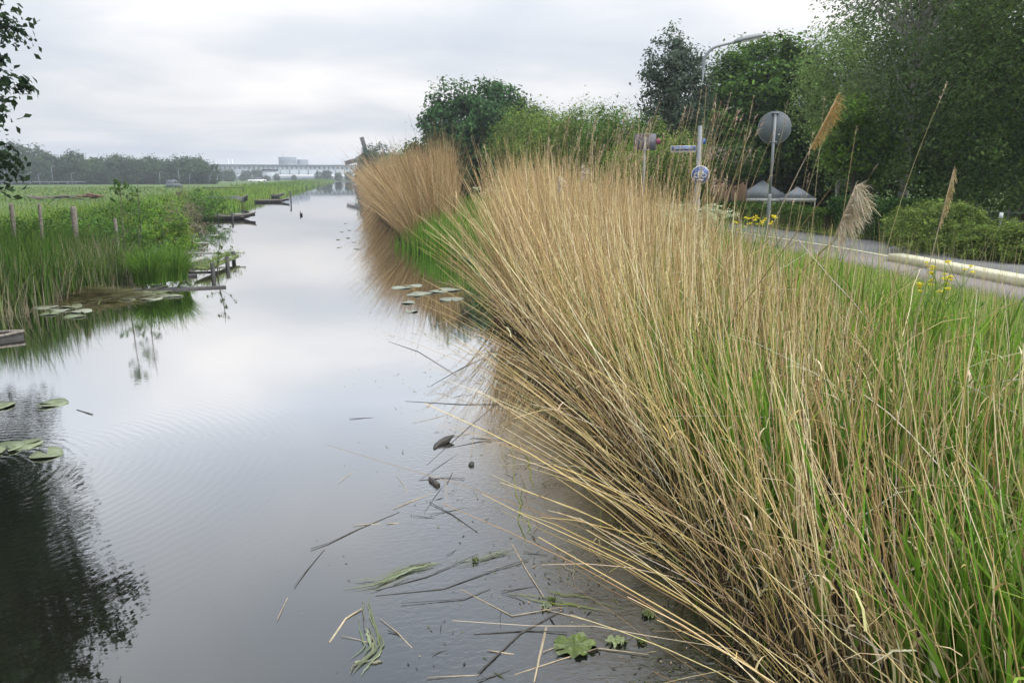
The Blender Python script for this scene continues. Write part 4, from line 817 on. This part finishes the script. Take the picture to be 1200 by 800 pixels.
for k in range(4):
    an = R(105+90*k); dd = sdm*math.cos(an)+Vector((0, 0, 1))*math.sin(an); pp = dd.cross(fdm); Ls = 24*D/FPX; mb = MB()
    mb.tube([list(hc), list(hc+dd*Ls)], [.2, .12], 6)
    for q in np.arange(.18, 1.0, .09): mb.tube([list(hc+dd*Ls*q-pp*.25), list(hc+dd*Ls*q+pp*1.15)], [.05, .05], 4)
    for w_ in (.35, .75, 1.12): mb.tube([list(hc+dd*Ls*.17+pp*w_), list(hc+dd*Ls*.98+pp*w_)], [.05, .05], 4)
    V = [list(hc+dd*Ls*.18-fdm*.05), list(hc+dd*Ls*.98-fdm*.05), list(hc+dd*Ls*.98+pp*1.1-fdm*.05), list(hc+dd*Ls*.18+pp*1.1-fdm*.05)]; V += [list(Vector(v)-fdm*.06) for v in V]
    mb.add(V, [[0, 1, 2, 3], [7, 6, 5, 4], [0, 4, 5, 1], [2, 6, 7, 3]]); mb.build('sail', M['sailm'], wm)
# distant lamp masts
lm = empty('distant_lamp_mast', P3(73, 226, .3), 'tall thin lamp mast before the distant tree row, tallest of them', 'street lamp', 'lamp masts before the distant tree row')
MB().tube([[0, 0, 0], [0, 0, 4.6]], [.10, .07], 8).build('pole', M['bgrey'], lm); MB().tube([[0, 0, 4.55], [.7, 0, 4.75]], [.1, .12], 6).build('arm', M['bgrey'], lm)
for k, (px, hgt) in enumerate([(45.5, .66), (57, .6), (95, .65), (16, .7), (196, .7), (218, .9), (230, .6), (253, .5), (262, .55), (284, .6)]):
    c = copy_tree(lm); c.location = P3(px, 226, .3); c.scale = (1, 1, hgt); c['label'] = 'shorter pale lamp mast before the distant tree row'
# distant vehicles
def vehicle(px, D, name, label, cat, paint, Lc=4.2, hc_=1.5, z=.32, rz=0, cabin=.55):
    t_ = empty(name, P3(px, D, z), label, cat, None, rz); h_ = hc_
    def sec(x, w_, zb, ztp): return [[x, -w_, zb], [x, w_, zb], [x, w_*.98, ztp*.9], [x, w_*.85, ztp], [x, -w_*.85, ztp], [x, -w_*.98, ztp*.9]]
    MB().loft([sec(-Lc/2, .7, .4, h_*.5), sec(-Lc/2+.15, .85, .3, h_*.6), sec(Lc*.15, .88, .28, h_*.62), sec(Lc/2-.2, .84, .3, h_*.5), sec(Lc/2, .7, .4, h_*.42)]).build('body', paint, t_)
    cb = MB().loft([sec(-Lc*.46, .7, h_*.6, h_*.64), sec(-Lc*.36, .74, h_*.58, h_), sec(Lc*.02, .74, h_*.58, h_), sec(Lc*.2, .72, h_*.6, h_*.64)]).build('cabin', M['glass'], t_); MB().box((-Lc*.17, 0, h_+.02), (Lc*.36, 1.2, .05)).build('roof', paint, cb)
    for x_ in (-Lc*.3, Lc*.3):
        for y_ in (-.82, .82): MB().disc((x_, y_, .32), .32, .2, (0, 1, 0), 18).build('wheel', M['tyre'], t_)
vehicle(211.5, 160, 'parked_car', 'dark off road car parked on the meadow behind the bushes', 'car', M['carbody'], 3.4, 1.7, .1, 1.3)
vehicle(312, 330, 'parked_car', 'pale car parked before the long building', 'car', M['white'], 4.4, 1.6, .3, .1)
vehicle(305, 300, 'parked_van', 'white low van left of the pale parked car', 'van', M['white'], 5.0, 1.7, .3, .1)
# wire fence on the far side of the meadow: pale barrier line
pa = Vector(P3(-20, 228, .3)); pb_ = Vector(P3(262, 240, .3)); gl = empty('guard_rail', pa, 'long pale guard rail at the foot of the distant trees', 'guard rail'); d_ = pb_-pa
mb = MB(); mb.tube([[0, 0, .75], list(d_+Vector((0, 0, .75)))], [.13, .13], 6); mb.build('rail', M['bgrey'], gl)
for k in range(30): q = d_*(k/29); MB().box((q.x, q.y, .35), (.15, .15, .8)).build('post', M['bgrey'], gl)

# ------------------------------------------------------------------ left bank things
labs = ['weathered wooden fence post, leftmost and darkest in the reeds', 'weathered wooden fence post, second from the left', 'thick weathered fence post standing tallest above the reeds', 'short weathered fence post just left of the saplings']
for (px, yt, D, r_), lab in zip([(11, 238, 22, .055), (44, 238, 22.5, .045), (84, 242, 22, .075), (133, 256, 22.3, .05)], labs):
    p = atd(px, yt, D); z0 = gz(p[0], p[1])-.1; h_ = p[2]-z0
    o = MB().tube([[0, 0, 0], [.01, 0, h_*.5], [.03, .01, h_*.96], [.03, .01, h_]], [r_, r_*.95, r_*.9, r_*.7], 9).build('fence_post', M['oldwood']); o.location = (p[0], p[1], z0); tag(o, lab, 'post', 'old fence posts on the left bank')
# scrap heap
p = at(90, 232, .55); hp = empty('scrap_heap', (p[0], p[1], gz(p[0], p[1])), 'low heap of planks and rusty red scrap on the meadow', 'scrap heap')
mb = MB(); [mb.box((rng.normal(-1.6, 1.0), rng.normal(0, .3), .15+.25*rng.random()), (rng.uniform(.6, 1.6), .2, .08), rz=rng.normal(0, .5), ry=rng.normal(0, .15)) for _ in range(20)]; mb.build('planks', M['oldwood'], hp)
mb = MB(); [mb.box((rng.normal(.9, .55), rng.normal(0, .3), .25+.25*rng.random()), (rng.uniform(.5, 1.3), .4, .12), rz=rng.normal(0, .5), ry=rng.normal(0, .15)) for _ in range(10)]; mb.build('rusty_sheets', M['rust'], hp)
# boats: worn open flat boats
def boat(name, p, rz, Ls, B, Hs, label, mat, load=True, group=None):
    t_ = empty(name, p, label, 'boat', group, rz); N_ = 13; outer = []; inner = []
    for k in range(N_):
        u = k/(N_-1); x = (u-.5)*Ls; w_ = B/2*(1-abs(2*u-1)**2.4*.96); e3 = abs(2*u-1)**3; sh_ = Hs*(1+.9*e3); xb = x*(1-.2*e3); zb = Hs*.7*e3
        outer.append([[x, -w_, sh_], [(x+xb)/2, -w_*.86, sh_*.4+zb*.3], [xb, -w_*.6, zb], [xb, 0, -.05+zb], [xb, w_*.6, zb], [(x+xb)/2, w_*.86, sh_*.4+zb*.3], [x, w_, sh_]]); ww = max(w_-.04, .01)
        inner.append([[x*.97, ww, sh_-.01], [x*.97, ww*.84, sh_*.4], [x*.9, ww*.55, .08+zb*.9], [x*.9, 0, .07+zb*.9], [x*.9, -ww*.55, .08+zb*.9], [x*.97, -ww*.84, sh_*.4], [x*.97, -ww, sh_-.01]])
    MB().loft([o_+i_ for o_, i_ in zip(outer, inner)]).build('hull', mat, t_)
    mb = MB()
    for s in (-1, 1): mb.tube([[o_[0][0], s*abs(o_[0][1]), o_[0][2]+.012] for o_ in outer], .028, 6)
    mb.build('gunwale', M['oldwood'], t_)
    for x_ in ([-.28, .05, .3] if load else [.15]): MB().box((x_*Ls, 0, Hs*.8), (.2, B*.88, .035)).build('thwart', M['oldwood'], t_)
    if load: mb = MB(); [mb.box((rng.uniform(-.3, .25)*Ls, rng.normal(0, .15), Hs*.95+.03*k), (rng.uniform(.5, 1.1), .16, .04), rz=rng.normal(0, .5)) for k in range(5)]; mb.build('loose_boards', M['palewood'], t_)
    g = np.random.default_rng(int(Ls*10)); mb = MB()
    for k in range(4 if load else 2):
        x_ = g.uniform(-.42, .4)*Ls; mb.tube([[x_, -B*.5, -.3], [x_+g.normal(0, .04), -B*.52, Hs+g.uniform(.05, .3)]], [.045, .035], 7)
    mb.build('mooring_stakes', M['wetwood'], t_)
    return t_
p = at(262, 257, 0); boat('old_boat', (p[0]-.2, p[1], .0), .12, 4.0, 1.5, .2, 'worn open wooden boat moored nearest on the left, pale boards inside', M['wetwood'])
p = at(258, 243, 0); boat('old_boat', (p[0]-.2, p[1]+2.5, .1), .05, 4.2, 1.7, .45, 'black covered boat behind the one with pale boards', M['dark'], False)
p = at(322, 237, 0); boat('old_boat', (p[0]-.9, p[1], .0), .1, 4.6, 1.4, .2, 'dark low boat moored farthest along the left bank', M['wetwood'], False)
p = at(318, 232, 0); boat('old_boat', (p[0]-.4, p[1]+2, .0), .25, 3.4, 1.4, .3, 'dark boat lying just behind the farthest moored boat', M['dark'], False)
p = at(258, 243, 0); tp = MB().loft([[[x_, w_*math.cos(q), .3+h_*max(0, math.sin(q))+(.0 if math.sin(q) >= 0 else -.12)] for q in np.linspace(0, 2*np.pi, 17)[:-1]] for x_, w_, h_ in [(-1.9, .3, .1), (-1.5, .7, .32), (-.7, .8, .42), (.4, .78, .36), (1.3, .6, .4), (1.75, .3, .2)]]).build('tarpaulin', M['dark']); tp.location = (p[0]-.2, p[1]+2.5, .15); tag(tp, 'dark sagging tarpaulin over the black boat', 'tarpaulin')
# railing
p = at(262, 232, .3); ra = empty('landing_rail', (p[0], p[1], .25), 'dark wooden railing above the moored boats', 'railing')
ztop = atd(262, 220, math.hypot(p[0], p[1]))[2]-.25; MB().tube([[-1.9, 0, ztop-.02], [2.0, 0, ztop]], [.035, .035], 7).build('rail', M['wetwood'], ra)
for x_ in (-.9, 1.95): MB().tube([[x_, 0, -.5], [x_, 0, ztop]], [.045, .04], 7).build('post', M['wetwood'], ra)
p = at(341, 236, 0); o = MB().tube([[0, 0, -.4], [0, 0, .5], [-.05, 0, 1.0]], [.07, .06, .09], 8).build('mooring_post', M['wetwood']); o.location = p; tag(o, 'dark leafy mooring post at the tip of the farthest boat', 'post')
# old landing: frame of planks by the tussocks
p = at(232, 315, 0); ld = empty('plank_landing', (p[0], p[1], 0), 'collapsed mossy plank landing beside the sedge tussocks', 'landing', rz=-.05)
L_ = [((.75, 0, .14), (.42, 2.6, .09), 'pale', .12), ((-.28, .6, .1), (.34, 1.6, .08), 'palewood', -.08)]
MB().box((.5, .1, .17), (.34, 3.2, .07), rz=-.06, ry=.12).build('mossy_beam', M['moss'], ld)
MB().box((.53, -.1, .213), (.12, 2.2, .02), rz=-.08, ry=.12).build('worn_top', M['palewood'], ld)
MB().box((-.42, .7, .12), (.4, 2.0, .06), rz=-.1, ry=-.1).build('side_plank', M['palewood'], ld)
MB().box((.05, 2.1, .22), (1.6, .14, .05), rz=.03).build('cross_plank', M['palewood'], ld)
MB().box((.0, -.05, .1), (1.1, .12, .05), rz=.1).build('cross_plank', M['wetwood'], ld)
MB().box((-.6, -1.75, .02), (1.9, .16, .07), rz=.12).build('front_beam', M['wetwood'], ld)
for x_, y_ in ((.68, -1.4), (.62, 1.6), (-.7, 1.7), (.72, .2)): MB().tube([[x_, y_, -.6], [x_, y_, .3]], [.06, .055], 8).build('pile', M['wetwood'], ld)
acc = Acc(); n_ = 420; y_ = rng.uniform(-1.5, 1.9, n_); x_ = .5+rng.normal(0, .15, n_)
a = rng.uniform(0, 6.28, n_); L = rng.uniform(.1, .42, n_); V, F, idx, _ = strands(np.stack([x_, y_, np.full(n_, .18)], 1), np.stack([np.cos(a), np.sin(a)], 1)*(L*.7)[:, None], L, .012*np.ones(n_), 4, False, 1.8, rng.uniform(.2, 1.2, n_), 1); acc.add(V, F, jit([(.08, .15, .02), (.14, .19, .04)], n_)[idx]); tag(acc.build('moss_tufts', M['blade'], ld), kind='stuff')
p = at(190, 340, 0); o = MB().box((.2, 0, .0), (2.2, .16, .07), rz=.14).build('sunken_beam', M['wetwood']); o.location = p; tag(o, 'dark waterlogged beam below the sedge tussocks', 'beam')
# bow of a sunken boat bottom left
p = at(-28, 400, 0); sk = empty('sunken_boat', (p[0]-.15, p[1], -.17), 'half sunken rowing boat with a curved pale rim at the left edge', 'boat', rz=.25)
N_ = 12; rim = []; rings = []
for k in range(N_):
    u = k/(N_-1); x = -1.4+u*2.15; w_ = .5*max(.02, (1-max(0, (u-.35)/.65)**2.2)); hz_ = .1+.16*u
    rings.append([[x, -w_, hz_], [x, -w_*.8, -.12], [x, 0, -.2], [x, w_*.8, -.12], [x, w_, hz_], [x, w_*.9, hz_-.02], [x, w_*.7, -.06], [x, 0, -.1], [x, -w_*.7, -.06], [x, -w_*.9, hz_-.02]])
MB().loft(rings).build('hull', M['wetwood'], sk); mb = MB(); [mb.tube([[r_[0][0], s*abs(r_[0][1]), r_[0][2]+.01] for r_ in rings], .022, 6) for s in (-1, 1)]; mb.build('rim', M['oldwood'], sk, True)
# ------------------------------------------------------------------ coot
p = at(353, 252.5, 0); ct = empty('coot', (p[0], p[1], 0), 'small black coot swimming in the middle of the canal', 'bird', rz=1.9)
r_ = lambda x, w_, zb, zt: [[x, w_*math.cos(q), (zb+zt)/2+(zt-zb)/2*math.sin(q)] for q in np.linspace(0, 2*np.pi, 11)[:-1]]
MB().loft([r_(-.2, .012, .1, .13), r_(-.13, .06, .02, .14), r_(-.03, .09, -.03, .16), r_(.08, .075, -.03, .15), r_(.13, .04, .05, .17), r_(.145, .03, .13, .22), r_(.17, .034, .18, .25), r_(.2, .024, .19, .24), r_(.22, .008, .2, .22)]).build('body', M['feather'], ct, True)
MB().loft([r_(.21, .014, .195, .235), r_(.26, .003, .2, .21)]).build('beak', M['beak'], ct)
# ------------------------------------------------------------------ lily pads
def pad_mesh(r_, seed, notch=.35, curl=.01):
    g = np.random.default_rng(seed); k = 26; a = np.linspace(notch/2, 2*np.pi-notch/2, k); rr = r_*(1+.05*np.sin(a*3+seed)+g.normal(0, .02, k))
    top = np.stack([np.cos(a)*rr, np.sin(a)*rr*.93, .012+curl*(1+np.sin(a*2+seed))], 1); mid_ = top*[.5, .5, 1]; mid_[:, 2] = .012
    V = np.vstack([top, mid_, [[.0, 0, .008]], top-[0, 0, .008]]); T_ = [[k+i_, k+i_+1, 2*k] for i_ in range(k-1)]; Q = [[i_, i_+1, k+i_+1, k+i_] for i_ in range(k-1)]+[[i_+1, i_, 2*k+1+i_, 2*k+2+i_] for i_ in range(k-1)]
    return V, Q, T_
def pad(px, py, r_, label, group, mat='padlight', seed=1):
    p = at(px, py, 0); V, Q, T_ = pad_mesh(r_, seed, .3+.2*((seed*7) % 3)); o = mk('lily_pad', V, [np.array(Q), np.array(T_)], M[mat]); o.location = (p[0], p[1], -.006); o.rotation_euler[2] = seed*1.7; tag(o, label, 'lily pad', group)
for k, (px, py, r_) in enumerate([(58, 368, .16), (70, 364, .15), (95, 365, .19), (88, 371, .17), (155, 340, .2), (168, 346, .24), (190, 342, .2), (178, 350, .22), (206, 347, .14), (140, 343, .2), (150, 350, .2), (186, 336, .18), (172, 341, .2), (130, 347, .18), (54, 360, .2), (84, 359, .2), (196, 347, .2), (162, 343, .2)]):
    pad(px, py, r_, 'pale green lily pad floating in front of the left bank reeds', 'lily pads below the left bank', 'padlight' if k % 3 else 'pad', k+1)
for k, (px, py, r_) in enumerate([(470, 337.5, .22), (485, 335, .2), (487, 346, .2), (495, 344, .22), (514, 341.5, .22), (526, 340, .25), (529, 351, .26), (479, 355, .14), (482, 365, .12)]): pad(px, py, r_, 'pale lily pad beside the leaning dry reeds on the right', 'lily pads by the right bank', 'padlight', k+30)
for k, (px, py, r_, lab) in enumerate([(62, 473, .15, 'olive lily pad left of the small floating twig'), (8, 525, .15, 'olive lily pad at the left edge amid the ripples'), (30, 521, .15, 'olive lily pad right of the one at the left edge'), (55, 532, .14, 'olive lily pad nearest the viewer amid the ripples'), (-2, 476, .16, 'olive lily pad cut by the left edge above the ripples')]): pad(px, py, r_, lab, 'lily pads amid the ripples', 'pad', k+50)
for k, (px, py, r_) in enumerate([(212, 290, .26), (236, 285, .25), (205, 296, .26), (250, 276, .26), (228, 280, .26), (262, 270, .26)]): pad(px, py, r_, 'pale patch of floating leaves in the inlet behind the landing', 'floating leaves in the inlet', 'padlight', k+60)
# tiny water plants far right water
for k, (px, py) in enumerate([(400, 272), (410, 270), (396, 281), (415, 284), (405, 262), (418, 292), (398, 290), (408, 279)]): pad(px, py, .09, 'tiny dark floating leaf near the far reeds', 'tiny floating leaves by the far reeds', 'pad', k+80)
# big crinkled leaf
def crinkle(px, py, r_, label, seed, mat='biglf', flat=.8):
    g = np.random.default_rng(seed); k = 40; a = np.linspace(0, 2*np.pi, k+1)[:-1]; rr = r_*(.86+.12*np.sin(a*5+seed)+.07*np.sin(a*9)+g.normal(0, .025, k)); rr *= np.where(np.abs((a-3.4)) < .16, .5, 1)
    rings_ = [np.stack([np.cos(a)*rr*f, np.sin(a)*rr*f*flat, .012+g.normal(0, .008, k)*f+.008*np.sin(a*7)], 1) for f in (1, .8, .6, .4, .2)]
    V = np.vstack(rings_+[[[0, 0, .015]]]); Q = [[i_+j*k, (i_+1) % k+j*k, (i_+1) % k+(j+1)*k, i_+(j+1)*k] for j in range(4) for i_ in range(k)]; T_ = [[4*k+i_, 4*k+(i_+1) % k, 5*k] for i_ in range(k)]
    p = at(px, py, 0); o = mk('crinkled_leaf', V, [np.array(Q), np.array(T_)], M[mat]); o.location = (p[0], p[1], .002); tag(o, label, 'water leaf'); return o
crinkle(673, 758, .13, 'large crinkled yellow green leaf floating near the bottom edge', 3, flat=.8)
crinkle(752, 752, .035, 'small bright curled leaf right of the large crinkled leaf', 5)
crinkle(760, 721, .045, 'small bright green leaf among the dry stems over dark water', 7)
crinkle(793, 678, .035, 'tiny green leaf cluster near the drooping stems', 9)
crinkle(646, 704, .03, 'tiny yellow green leaf above the large crinkled leaf', 11)
crinkle(640, 712, .035, 'tiny olive leaf touching the crossing sticks', 13, 'pad')
crinkle(557, 658, .025, 'tiny green leaf beside the floating strands', 15)
crinkle(722, 752, .06, 'submerged olive brown leaf right of the crinkled leaf', 17, 'algae')
# floating sticks: (pixel path, radius, label)
def stick(path, r_, label, mat='stick', group='sticks floating on the water', dz=0, name='floating_stick'):
    pts = np.array([at(x_, y_, 0) for x_, y_ in path]); c = pts[0].copy(); P = pts-c; P[:, 2] = -r_*.25+dz+np.linspace(0, .01, len(P)); r_ = r_*.72; rr = np.linspace(r_, r_*.5, len(P)); o = MB().tube(P, rr, 6).build(name, M[mat], None, True); o.location = c; return tag(o, label, 'stick', group)
ST = [([(468, 600), (420, 620), (385, 637), (364, 644)], .006, 'long thin dark stick floating alone in mid water', 'stick'), ([(380, 644), (360, 668), (345, 688)], .006, 'short dark stick just below the long lone one', 'stick'), ([(337, 700), (325, 727)], .004, 'short thin stick farthest left in the open water', 'drystick'),
 ([(560, 624), (530, 603), (503, 589)], .006, 'dark stick slanting below the two floating logs', 'stick'), ([(490, 563), (520, 560), (545, 561)], .005, 'thin horizontal stick between the two floating logs', 'stick'), ([(530, 524), (560, 518), (590, 515)], .005, 'thin dark stick right of the upper floating log', 'stick'), ([(522, 560), (523, 592)], .004, 'small upright straw between the logs and the reeds', 'drystick'),
 ([(600, 637), (618, 670), (637, 700)], .007, 'thick pale stick pointing down towards the crinkled leaf', 'drystick'), ([(660, 715), (610, 742), (560, 790)], .01, 'long brown stick crossing above the crinkled leaf', 'stick'), ([(640, 735), (632, 770), (626, 800)], .011, 'thick pale broken stick at the bottom edge', 'drystick'), ([(555, 743), (620, 739), (665, 742)], .006, 'flat brown stick left of the crinkled leaf', 'stick'),
 ([(440, 698), (520, 690), (580, 668), (620, 656)], .005, 'long thin stem running right from the floating strands', 'stick'), ([(386, 752), (405, 725), (424, 714)], .009, 'yellowish split reed piece left of the pale strands', 'drystick'), ([(425, 712), (427, 740)], .006, 'dark twig standing by the yellowish reed piece', 'stick'), ([(440, 692), (500, 676), (560, 650)], .005, 'thin stem under the floating strands', 'stick'),
 ([(480, 663), (505, 660)], .009, 'stubby dark twig on the floating strands', 'stick'), ([(90, 480), (109, 486)], .011, 'small floating twig near the olive lily pads', 'stick'), ([(475, 470), (540, 474), (600, 474)], .006, 'long dark stem reaching left from the reeds at mid height', 'stick'), ([(500, 545), (550, 500), (585, 470)], .004, 'faint thin stem slanting up to the reeds', 'stick'), ([(575, 690), (545, 702), (470, 708)], .004, 'thin stem below the long one running from the strands', 'stick'),
 ([(556, 500), (552, 535)], .006, 'short pale upright straw right of the upper log', 'drystick'), ([(540, 690), (600, 722), (660, 712)], .005, 'curved thin stem ending at the brown crossing stick', 'drystick'), ([(455, 400), (490, 412), (535, 440)], .006, 'dark stem near the leaning tips of the reeds', 'stick'), ([(505, 452), (540, 432), (570, 418)], .006, 'dark stem crossing in front of the leaning reed tips', 'stick'),
 ([(603, 790), (650, 775), (700, 760), (760, 768)], .006, 'pale stem lying below the crinkled leaf', 'drystick'), ([(560, 400), (600, 440), (612, 470)], .006, 'dark bent stem close to the reed edge', 'stick'), ([(300, 700), (300, 701)], .001, '', '')]
for pth, r_, lab, mt in ST:
    if lab: stick(pth, r_, lab, mt)
for k in range(34):
    px_, py_ = rng.uniform(400, 690), rng.uniform(470, 795); px_ += (py_-470)*.12; a_ = rng.normal(2.9, .7); l_ = rng.uniform(14, 70)
    stick([(px_, py_), (px_+l_*.5*math.cos(a_)+rng.normal(0, 2), py_+l_*.3*math.sin(a_)), (px_+l_*math.cos(a_), py_+l_*.6*math.sin(a_))], rng.uniform(.0025, .006), 'thin dry straw floating near the right bank' if k % 2 else 'thin dark straw floating near the right bank', 'drystick' if k % 2 else 'stick', 'straws floating near the right bank', -.001, 'floating_straw')
def log(px, py, pts, rr, label):
    p = at(px, py, 0); o = MB().tube(pts, rr, 9).build('floating_log', M['stick'], None, True); o.location = (p[0], p[1], -.005); o.scale = (.8, .8, .8); tag(o, label, 'log', 'small logs floating left of the reeds'); return o
log(520, 520, [[-.12, -.13, .01], [-.09, -.05, .015], [-.03, .01, .025], [.05, .05, .04], [.1, .08, .06], [.14, .1, .07]], [.018, .028, .035, .042, .02, .004], 'dark forked log fragment, upper of two floating pieces')
log(508, 565, [[-.03, .1, .02], [-.02, .04, .02], [.01, -.03, .02], [.03, -.1, .015]], [.012, .024, .027, .03], 'short dark log with a blunt end, lower of two floating pieces')
log(553, 545, [[-.02, -.02, .0], [0, .01, .02], [.01, .02, .04]], [.025, .03, .015], 'tiny dark clump floating just left of the reed shadow')
# pale strands on the surface
acc = Acc(); n_ = 230
def strandset(path, n_, sprd, w_, cols):
    pts = np.array([at(x_, y_, .006)[:2] for x_, y_ in path]); L = len(pts); m_ = max(4, n_//9); K = 14
    for j in range(m_):
        t0 = rng.uniform(0, .75)*(L-1); t1 = min(L-1, t0+rng.uniform(.25, .9)*(L-1)); t_ = np.linspace(t0, t1, K); q = np.stack([np.interp(t_, np.arange(L), pts[:, i]) for i in (0, 1)], 1)
        q += rng.normal(0, sprd*1.3, 2)+np.cumsum(rng.normal(0, sprd*.22, (K, 2)), 0); d = np.gradient(q, axis=0); d /= np.linalg.norm(d, axis=1)[:, None]+1e-6
        w2 = w_*rng.uniform(.3, 1.1)*np.sin(np.linspace(.15, 3, K))[:, None]; nn = np.stack([-d[:, 1], d[:, 0]], 1)*w2; z = np.full((K, 1), .006+.00025*j)
        V = np.stack([np.hstack([q-nn, z]), np.hstack([q+nn, z])], 1).reshape(-1, 3); i = np.arange(K-1)*2; acc.add(V, np.stack([i, i+1, i+3, i+2], 1), np.repeat(jit(cols, 1, .15), K*2, 0))
AC = [(.19, .22, .12), (.26, .28, .17), (.14, .16, .09)]
strandset([(402, 688), (440, 684), (475, 668), (515, 660)], 260, .022, .005, AC); strandset([(515, 660), (560, 655), (600, 645)], 120, .02, .004, AC); strandset([(424, 700), (430, 735), (437, 760), (410, 785)], 120, .018, .006, AC); strandset([(412, 782), (440, 772)], 30, .012, .01, AC)
strandset([(600, 690), (660, 700), (740, 715)], 50, .03, .006, [(.12, .16, .03), (.2, .24, .05)]); strandset([(600, 520), (605, 580), (612, 640)], 60, .06, .005, [(.12, .16, .03), (.2, .24, .05), (.25, .22, .14)])
strandset([(640, 560), (660, 620), (680, 680)], 60, .1, .004, [(.1, .12, .03), (.25, .22, .14)])
# scum, seeds and short bits of reed gathered along both edges
def bits(n_, Y, X, s0, s1, cols):
    a = rng.uniform(0, 6.28, n_); L = rng.uniform(s0, s1, n_)*(1+3*(rng.random(n_) < .12)); w_ = rng.uniform(.0015, .006, n_); d = np.stack([np.cos(a), np.sin(a), np.zeros(n_)], 1); nn = np.stack([-np.sin(a), np.cos(a), np.zeros(n_)], 1)*w_[:, None]
    C = np.stack([X, Y, rng.uniform(.002, .006, n_)], 1); V = np.stack([C-d*L[:, None]/2, C+nn, C+d*L[:, None]/2, C-nn], 1).reshape(-1, 3); acc.add(V, np.arange(n_*4).reshape(-1, 4), np.repeat(jit(cols, n_, .2), 4, 0))
BC = [(.05, .045, .03), (.03, .028, .02), (.12, .12, .05), (.3, .25, .16), (.1, .13, .04)]
n_ = 3600; Y = 2.4+6.5*rng.random(n_)**1.2; X = shoreR(Y)-np.abs(rng.normal(0, .75, n_))-.1; k = (np.sin(X*5+Y*2.1)+np.sin(Y*4.3-X*3)+rng.normal(0, .8, n_)) > .2; bits(int(k.sum()), Y[k], X[k], .008, .035, BC)
n_ = 1500; Y = 8+14*rng.random(n_); X = shoreR(Y)-np.abs(rng.normal(0, .9, n_)); bits(n_, Y, X, .02, .08, BC)
n_ = 1600; Y = 13+9*rng.random(n_); X = shoreL(Y)+np.abs(rng.normal(0, .45, n_)); bits(n_, Y, X, .03, .12, [(.2, .22, .12), (.1, .1, .05), (.3, .27, .18)])
tag(acc.build('floating_weed', M['blade']), 'pale green weed strands drifting on the water surface', 'water weed', kind='stuff')

# ------------------------------------------------------------------ haze
m, n, l, b = newmat('haze_air'); n.remove(b); pv = n.new('ShaderNodeVolumePrincipled'); pv.inputs['Density'].default_value = .0007; pv.inputs['Color'].default_value = (.86, .92, 1, 1); pv.inputs['Anisotropy'].default_value = .2
l.new(pv.outputs[0], n['Material Output'].inputs['Volume'])
hz_o = MB().box((0, 720, 14), (2900, 1650, 32)).build('haze', m); tag(hz_o, 'thin pale haze in the air over the fields', 'haze', kind='stuff')

# ------------------------------------------------------------------ look-alikes: say which one, counted from the left
ONES = 'first second third fourth fifth sixth seventh eighth ninth tenth eleventh twelfth thirteenth fourteenth fifteenth sixteenth seventeenth eighteenth nineteenth'.split()
TENS = {2: 'twent', 3: 'thirt', 4: 'fort', 5: 'fift', 6: 'sixt', 7: 'sevent', 8: 'eight'}
def ordinal(n_):
    if n_ < 20: return ONES[n_-1]
    t_, o_ = divmod(n_, 10); return TENS[t_]+('ieth' if o_ == 0 else 'y '+ONES[o_-1])
by = {}
for o in COL.objects:
    if o.parent is None and 'category' in o: by.setdefault(o['label'], []).append(o)
for lab, L_ in by.items():
    if len(L_) < 2: continue
    L_.sort(key=lambda o: math.atan2(o.location.x, o.location.y))
    for k, o in enumerate(L_): o['label'] = lab+', '+ordinal(k+1)+' from the left'
